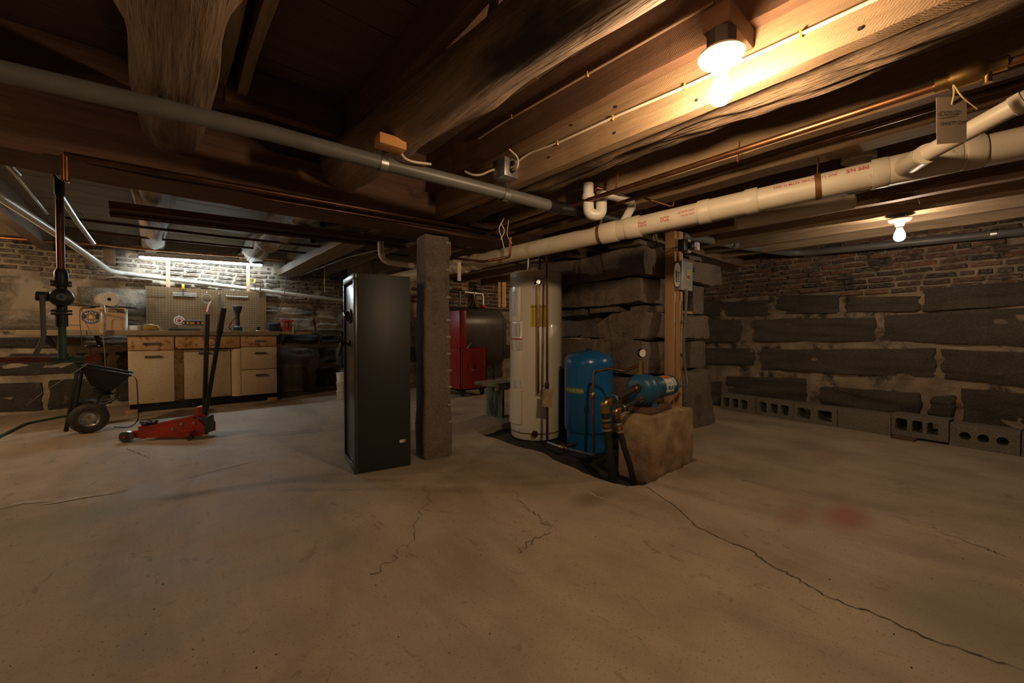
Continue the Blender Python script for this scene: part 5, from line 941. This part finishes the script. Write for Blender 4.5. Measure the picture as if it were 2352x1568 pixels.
# ---------------------------------------------------------------- cinder blocks on their sides against the right wall
def block_mesh(nm, holes):
    LX, HZ, DY = .395, .19, .17; loops = [[(-LX/2, 0), (LX/2, 0), (LX/2, HZ), (-LX/2, HZ)]]+holes
    bm, _ = loop_fill(loops, 0); fs = bm.faces[:]; r_ = bmesh.ops.extrude_face_region(bm, geom=fs); vs = [v for v in r_['geom'] if isinstance(v, bmesh.types.BMVert)]
    bmesh.ops.translate(bm, verts=vs, vec=(0, 0, DY)); bmesh.ops.transform(bm, matrix=Matrix(((1, 0, 0, 0), (0, 0, 1, 0), (0, 1, 0, 0), (0, 0, 0, 1))), verts=bm.verts)
    bmesh.ops.recalc_face_normals(bm, faces=bm.faces); me = bpy.data.meshes.new(nm); bm.to_mesh(me); bm.free(); me.materials.append(m_block); return me
def rect(c, w2, h2, z=.095): e = .012; return [(c-w2/2+e, z-h2/2), (c+w2/2-e, z-h2/2), (c+w2/2, z-h2/2+e), (c+w2/2, z+h2/2-e), (c+w2/2-e, z+h2/2), (c-w2/2+e, z+h2/2), (c-w2/2, z+h2/2-e), (c-w2/2, z-h2/2+e)]
circ = lambda c, r: [(c+r*math.cos(a), .095+r*math.sin(a)) for a in [k*math.pi/9 for k in range(18)]]
kinds = [[rect(-.135, .075, .11), rect(-.03, .075, .11), rect(.075, .075, .11)], [rect(-.12, .08, .12), rect(0, .08, .11), rect(.11, .08, .11)], [rect(-.10, .125, .11), rect(.09, .125, .11)], [], [rect(-.125, .085, .115), rect(-.01, .075, .11), rect(.095, .075, .11)], [circ(-.105, .034), circ(.0, .034), circ(.105, .034)], [rect(-.1, .12, .11), rect(.1, .12, .11)]]
labs = ['cinder block with three slots at the pier end of the row', 'cinder block with three tall slots, second from the stone pier', 'cinder block with two wide openings in the row by the wall', 'plain solid-faced cinder block in the row by the wall', 'cinder block with square openings resting on a wooden shim', 'cinder block with three round holes in the row by the wall', 'cinder block beyond the one with round holes']
ba, bb = Vector((5.375, 2.19, 0)), Vector((5.02, -.27, 0)); bu_ = (bb-ba).normalized(); pxs = [1655, 1734, 1822, 1923, 2046, 2180, 2346, 2352+195]
def along(px): d = ray(px, 980); d.z = 0; nrm = Vector((-bu_.y, bu_.x, 0)); t = ba.dot(nrm)/d.dot(nrm); return (d*t-ba).dot(bu_)
for k in range(7):
    s0, s1 = along(pxs[k]), along(pxs[k+1]); Lk = (s1-s0) if k < 6 else .395; c = ba+bu_*((s0+Lk/2))
    o = bpy.data.objects.new('cinder_block', block_mesh('cinder_block', kinds[k])); COL.objects.link(o); o.location = (c.x+.01*(k % 2), c.y, .022 if k in (4,) else 0); o.rotation_euler = (0, 0, math.atan2(bu_.y, bu_.x)+rnd.uniform(-.02, .02)); o.scale = ((Lk-.006)/.395, 1, 1.02); tag(o, labs[k], 'cinder block', 'cinder blocks along the right wall')
cw_ = ba+bu_*(along(2080)); tag(MB().box((cw_.x-.01, cw_.y, .0105), (.16, .18, .02), rz=math.atan2(bu_.y, bu_.x)).build('wood_shim', m_joist_d), 'flat wooden shim under a cinder block with square openings', 'shim')
# ---------------------------------------------------------------- oil tank corner
ot = thing('oil_tank', 'black obround heating oil tank behind the red tool chest', 'oil tank', (4.05, 6.05, 0)); TX0, TX1, TYc, TR_, TZ0, TZ1 = 3.30, 4.86, 6.05, .33, .33, 1.44
prf = [(TYc+TR_*math.cos(a), TZ1-TR_+TR_*math.sin(a)) for a in [k*math.pi/14 for k in range(15)]]+[(TYc-TR_*math.cos(a), TZ0+TR_-TR_*math.sin(a)) for a in [k*math.pi/14 for k in range(15)]]
b = MB(); secs = []
for x, k in ((TX0, 0), (TX0, .90), (TX0+.03, .975), (TX0+.08, 1), (TX1-.08, 1), (TX1-.03, .975), (TX1, .90), (TX1, 0)):
    zc = (TZ0+TZ1)/2; secs.append([b.bm.verts.new((x, TYc+(y_-TYc)*max(k, .001), zc+(z-zc)*(max(k, .001)))) for y_, z in prf])
for A_, B_ in zip(secs, secs[1:]):
    for k in range(30): b.bm.faces.new((A_[k], A_[(k+1) % 30], B_[(k+1) % 30], B_[k]))
b.build('shell', m_tank, ot)
for x in (TX0+.2, TX1-.2):
    for y_ in (TYc-.18, TYc+.18): MB().cyl((x, y_, 0), (x, y_, TZ0+.12), .022, 10).build('leg', m_tank, ot)
for x in (TX0+.07, TX1-.10): MB().tube([(x, y_, z) for y_, z in prf], .006, 6, closed=True).build('seam', m_tank, ot)
V_ = lambda px, py, d=7.55: P(px, py, d)
fp = thing('fill_pipe', 'galvanised fill and vent pipe on top of the oil tank', 'pipe', V_(1085, 702)); ft = Vector((4.02, 6.05, 1.435))
MB().cyl(ft, ft+Vector((0, 0, .28)), .024, 14).build('riser', m_steel_d, fp); MB().cyl(ft+Vector((-.75, 0, .28)), ft+Vector((.1, 0, .28)), .024, 14).build('black_run', m_black, fp); MB().cyl(ft+Vector((.1, 0, .28)), ft+Vector((.52, 0, .27)), .022, 14).build('steel_run', m_galv, fp); collar(fp, 'union', ft+Vector((.1, 0, .28)), ft+Vector((.52, 0, .27)), .55, .05, .035, m_galv); MB().tube([ft+Vector((.5, 0, .27)), ft+Vector((.52, 0, .22)), ft+Vector((.52, 0, .06))], .022, 12).build('drop_leg', m_galv, fp)
tag(MB().lathe([(0, .0), (.115, .0), (.118, .006), (.018, .16), (.016, .24), (.013, .24)], (4.30, 6.0, 1.44), n=28).build('metal_funnel', m_chrome), 'upturned grey metal funnel on the oil tank', 'funnel')
tag(MB().lathe([(0, 0), (.04, 0), (.065, .02), (.07, .06), (.06, .06), (.05, .02), (0, .015)], (4.53, 6.05, 1.44), n=24).build('red_cup', m_red2), 'small red cap on the oil tank below the pipe drop', 'cap')
for k, (px, w2) in enumerate(((1147, .045), (1158, .075))): tag(MB().bar(P(px, 648, 7.7), P(px, 706, 7.7), w2, .03, up=(FW.x, FW.y, 0)).build('hanging_board', m_stud), ('narrow pine board hanging by the brick wall', 'wider pine board hanging by the brick wall')[k], 'board')
# red job-site chest with an open lid
tb = thing('tool_chest', 'open red steel tool chest in front of the oil tank', 'tool chest', (3.40, 5.12, .10)); bx0, by0, bx1, by1 = 2.93, 5.13, 3.87, 5.62
for c, s_ in (((3.40, by0+.006, .42), (bx1-bx0, .012, .63)), ((3.40, by1-.006, .42), (bx1-bx0, .012, .63)), ((bx0+.006, (by0+by1)/2, .42), (.012, by1-by0, .63)), ((bx1-.006, (by0+by1)/2, .42), (.012, by1-by0, .63)), ((3.40, (by0+by1)/2, .112), (bx1-bx0, by1-by0, .02))): pass
bfx = P(1057, 897, 6.05); ux = Vector((1, 0, 0)); uy = Vector((0, 1, 0)); W_, D_, Hh = .50, .62, .64; o0 = Vector((bfx.x, bfx.y, .10))
def chest(nm, c, s_, m=m_red2, par=tb, bev=.004): return MB().box(o0+Vector(c), s_, bev=bev).build(nm, m, par)
tb.location = o0
def rebuild(): pass
bd = MB()
for c, s_ in (((W_/2, .006, Hh/2), (W_, .012, Hh)), ((W_/2, D_-.006, Hh/2), (W_, .012, Hh)), ((.006, D_/2, Hh/2), (.012, D_, Hh)), ((W_-.006, D_/2, Hh/2), (.012, D_, Hh)), ((W_/2, D_/2, .01), (W_, D_, .02))): bd.box(o0+Vector(c), s_)
bd.build('body', m_red2, tb); chest('lid', (.05, D_/2, Hh+.29), (.12, D_, .56))
MB().tube(arcpts([o0+Vector((.18, -.004, .38)), o0+Vector((.17, -.02, .30)), o0+Vector((.31, -.02, .30)), o0+Vector((.30, -.004, .38))], .03), .007, 8).build('handle', m_red2, tb); MB().bar(o0+Vector((.16, -.006, .39)), o0+Vector((.32, -.006, .39)), .006, .03).build('handle_plate', m_red2, tb)
for x, y_ in ((.06, .06), (W_-.06, .06), (.06, D_-.06), (W_-.06, D_-.06)): MB().lathe([(0, 0), (.045, 0), (.048, .006), (.048, .024), (.045, .03), (0, .03)], o0+Vector((x, y_, -.052)), (1, 0, 0), 16).build('caster', m_rubber, tb); MB().box(o0+Vector((x, y_, -.018)), (.06, .06, .03)).build('caster_plate', m_steel_d, tb)
for k, (a_, b2, r) in enumerate(((Vector((.10, .2, .5)), Vector((.32, .15, .70)), .022), (Vector((.25, .3, .5)), Vector((.12, .25, .72)), .012))): tag(MB().cyl(o0+a_+Vector((.03, .02, -.02)), o0+b2+Vector((0, 0, .03)), r, 12).build('steel_tool', m_galv if k == 0 else m_steel_d), ('thick steel pipe sticking out of the red chest', 'thin dark rod sticking out of the red chest')[k], 'tool')
# low bench with green painted leg
bn = thing('low_bench', 'low plank bench with flaking green legs behind the heater', 'bench', (3.2, 3.62, 0)); MB().box((3.42, 3.66, .385), (1.35, .34, .035), bev=.004).build('seat_plank', m_plank_l, bn); MB().box((3.42, 3.50, .345), (1.25, .025, .05)).build('apron', m_plank_l, bn)
m_flake = M('flaking_green_paint', (.20, .25, .19), .8, c2=(.10, .12, .09), scale=9, st=(1, 1, .3), spots=(.05, .045, .04), spotsc=9, spotlo=.5)
for x in (2.92, 3.92): MB().box((x, 3.66, .184), (.035, .30, .367), rot=Euler((0, .0, 0)).to_matrix(), bev=.003).build('leg', m_flake, bn)
ky = P(1137, 862, 5.1); 
gj = thing('red_gas_can', 'dark red rounded can behind the tool chest', 'can', P(1137, 880, 5.6)); MB().lathe([(0, 0), (.10, 0), (.11, .02), (.11, .10), (.08, .15), (.03, .17), (.03, .19), (0, .19)], Vector((3.62, 3.72, .4035)), n=24).build('body', m_red2, gj); MB().tube(arcpts([Vector((3.58, 3.72, .58)), Vector((3.60, 3.72, .64)), Vector((3.66, 3.72, .64)), Vector((3.67, 3.72, .57))], .02), .008, 8).build('handle', m_galv, gj)
gj.location = (3.62, 3.72, .4035)
for c_ in gj.children: c_.matrix_parent_inverse = Matrix.Translation((-3.62, -3.72, -.4035))
tag(MB().cyl((3.05, 3.56, .425), (3.42, 3.62, .425), .021, 14).build('metal_tube', m_galv), 'short bright metal tube lying on the low bench', 'tube')
# ---------------------------------------------------------------- cobweb strands by the second bulb and over the first one
def web(label, c, spread, n, seed):
    r_ = random.Random(seed); b = MB(); c = Vector(c)
    for k in range(n):
        a = c+Vector((r_.uniform(-1, 1)*spread[0], r_.uniform(-1, 1)*spread[1], r_.uniform(-.4, 1)*spread[2])); e = a+Vector((r_.uniform(-.12, .12), r_.uniform(-.5, .5)*spread[1], r_.uniform(-.03, .03)))
        m_ = (a+e)/2+Vector((0, 0, -r_.uniform(.0, .025))); b.tube([a, a.lerp(m_, .6), m_, e.lerp(m_, .5), e], .0003, 3, caps=False)
    return tag(b.build('cobweb', M('cobweb_silk', (.55, .52, .47), .6)), label, 'cobweb', kind='stuff')
web('wispy cobweb strands strung between the drain pipe and the bulb above the cinder blocks', (3.45, .25, 1.74), (.35, .45, .05), 70, 1)
# ---------------------------------------------------------------- crumbs on the floor
r_ = random.Random(12); bm = bmesh.new()
for k in range(300):
    px, py = r_.uniform(0, 2352), 960+600*r_.random()**1.3; p = onZ(px, py, 0)
    if (2.1 < p.x < 3.2 and 1.3 < p.y < 3.4) or p.y > 6.4 or p.x > 4.9 or (.9 < p.x < 1.8 and 2.6 < p.y < 3.2) or (-.7 < p.x < .5 and 4.3 < p.y < 6): continue
    s_ = r_.choice((.0008, .001, .001, .0015, .0022)); m_ = Matrix.Translation((p.x, p.y, s_*.4)) @ Euler((r_.random()*3, r_.random()*3, r_.random()*3)).to_matrix().to_4x4() @ Matrix.Diagonal((s_*r_.uniform(.8, 2), s_, s_*.7, 1))
    bmesh.ops.create_icosphere(bm, subdivisions=1, radius=1, matrix=m_)
me = bpy.data.meshes.new('floor_crumbs'); bm.to_mesh(me); bm.free(); tag(link('floor_crumbs', me, M('dark_crumbs', (.06, .045, .03), .9)), 'scattered dark grit and crumbs on the concrete floor', 'grit', kind='stuff')
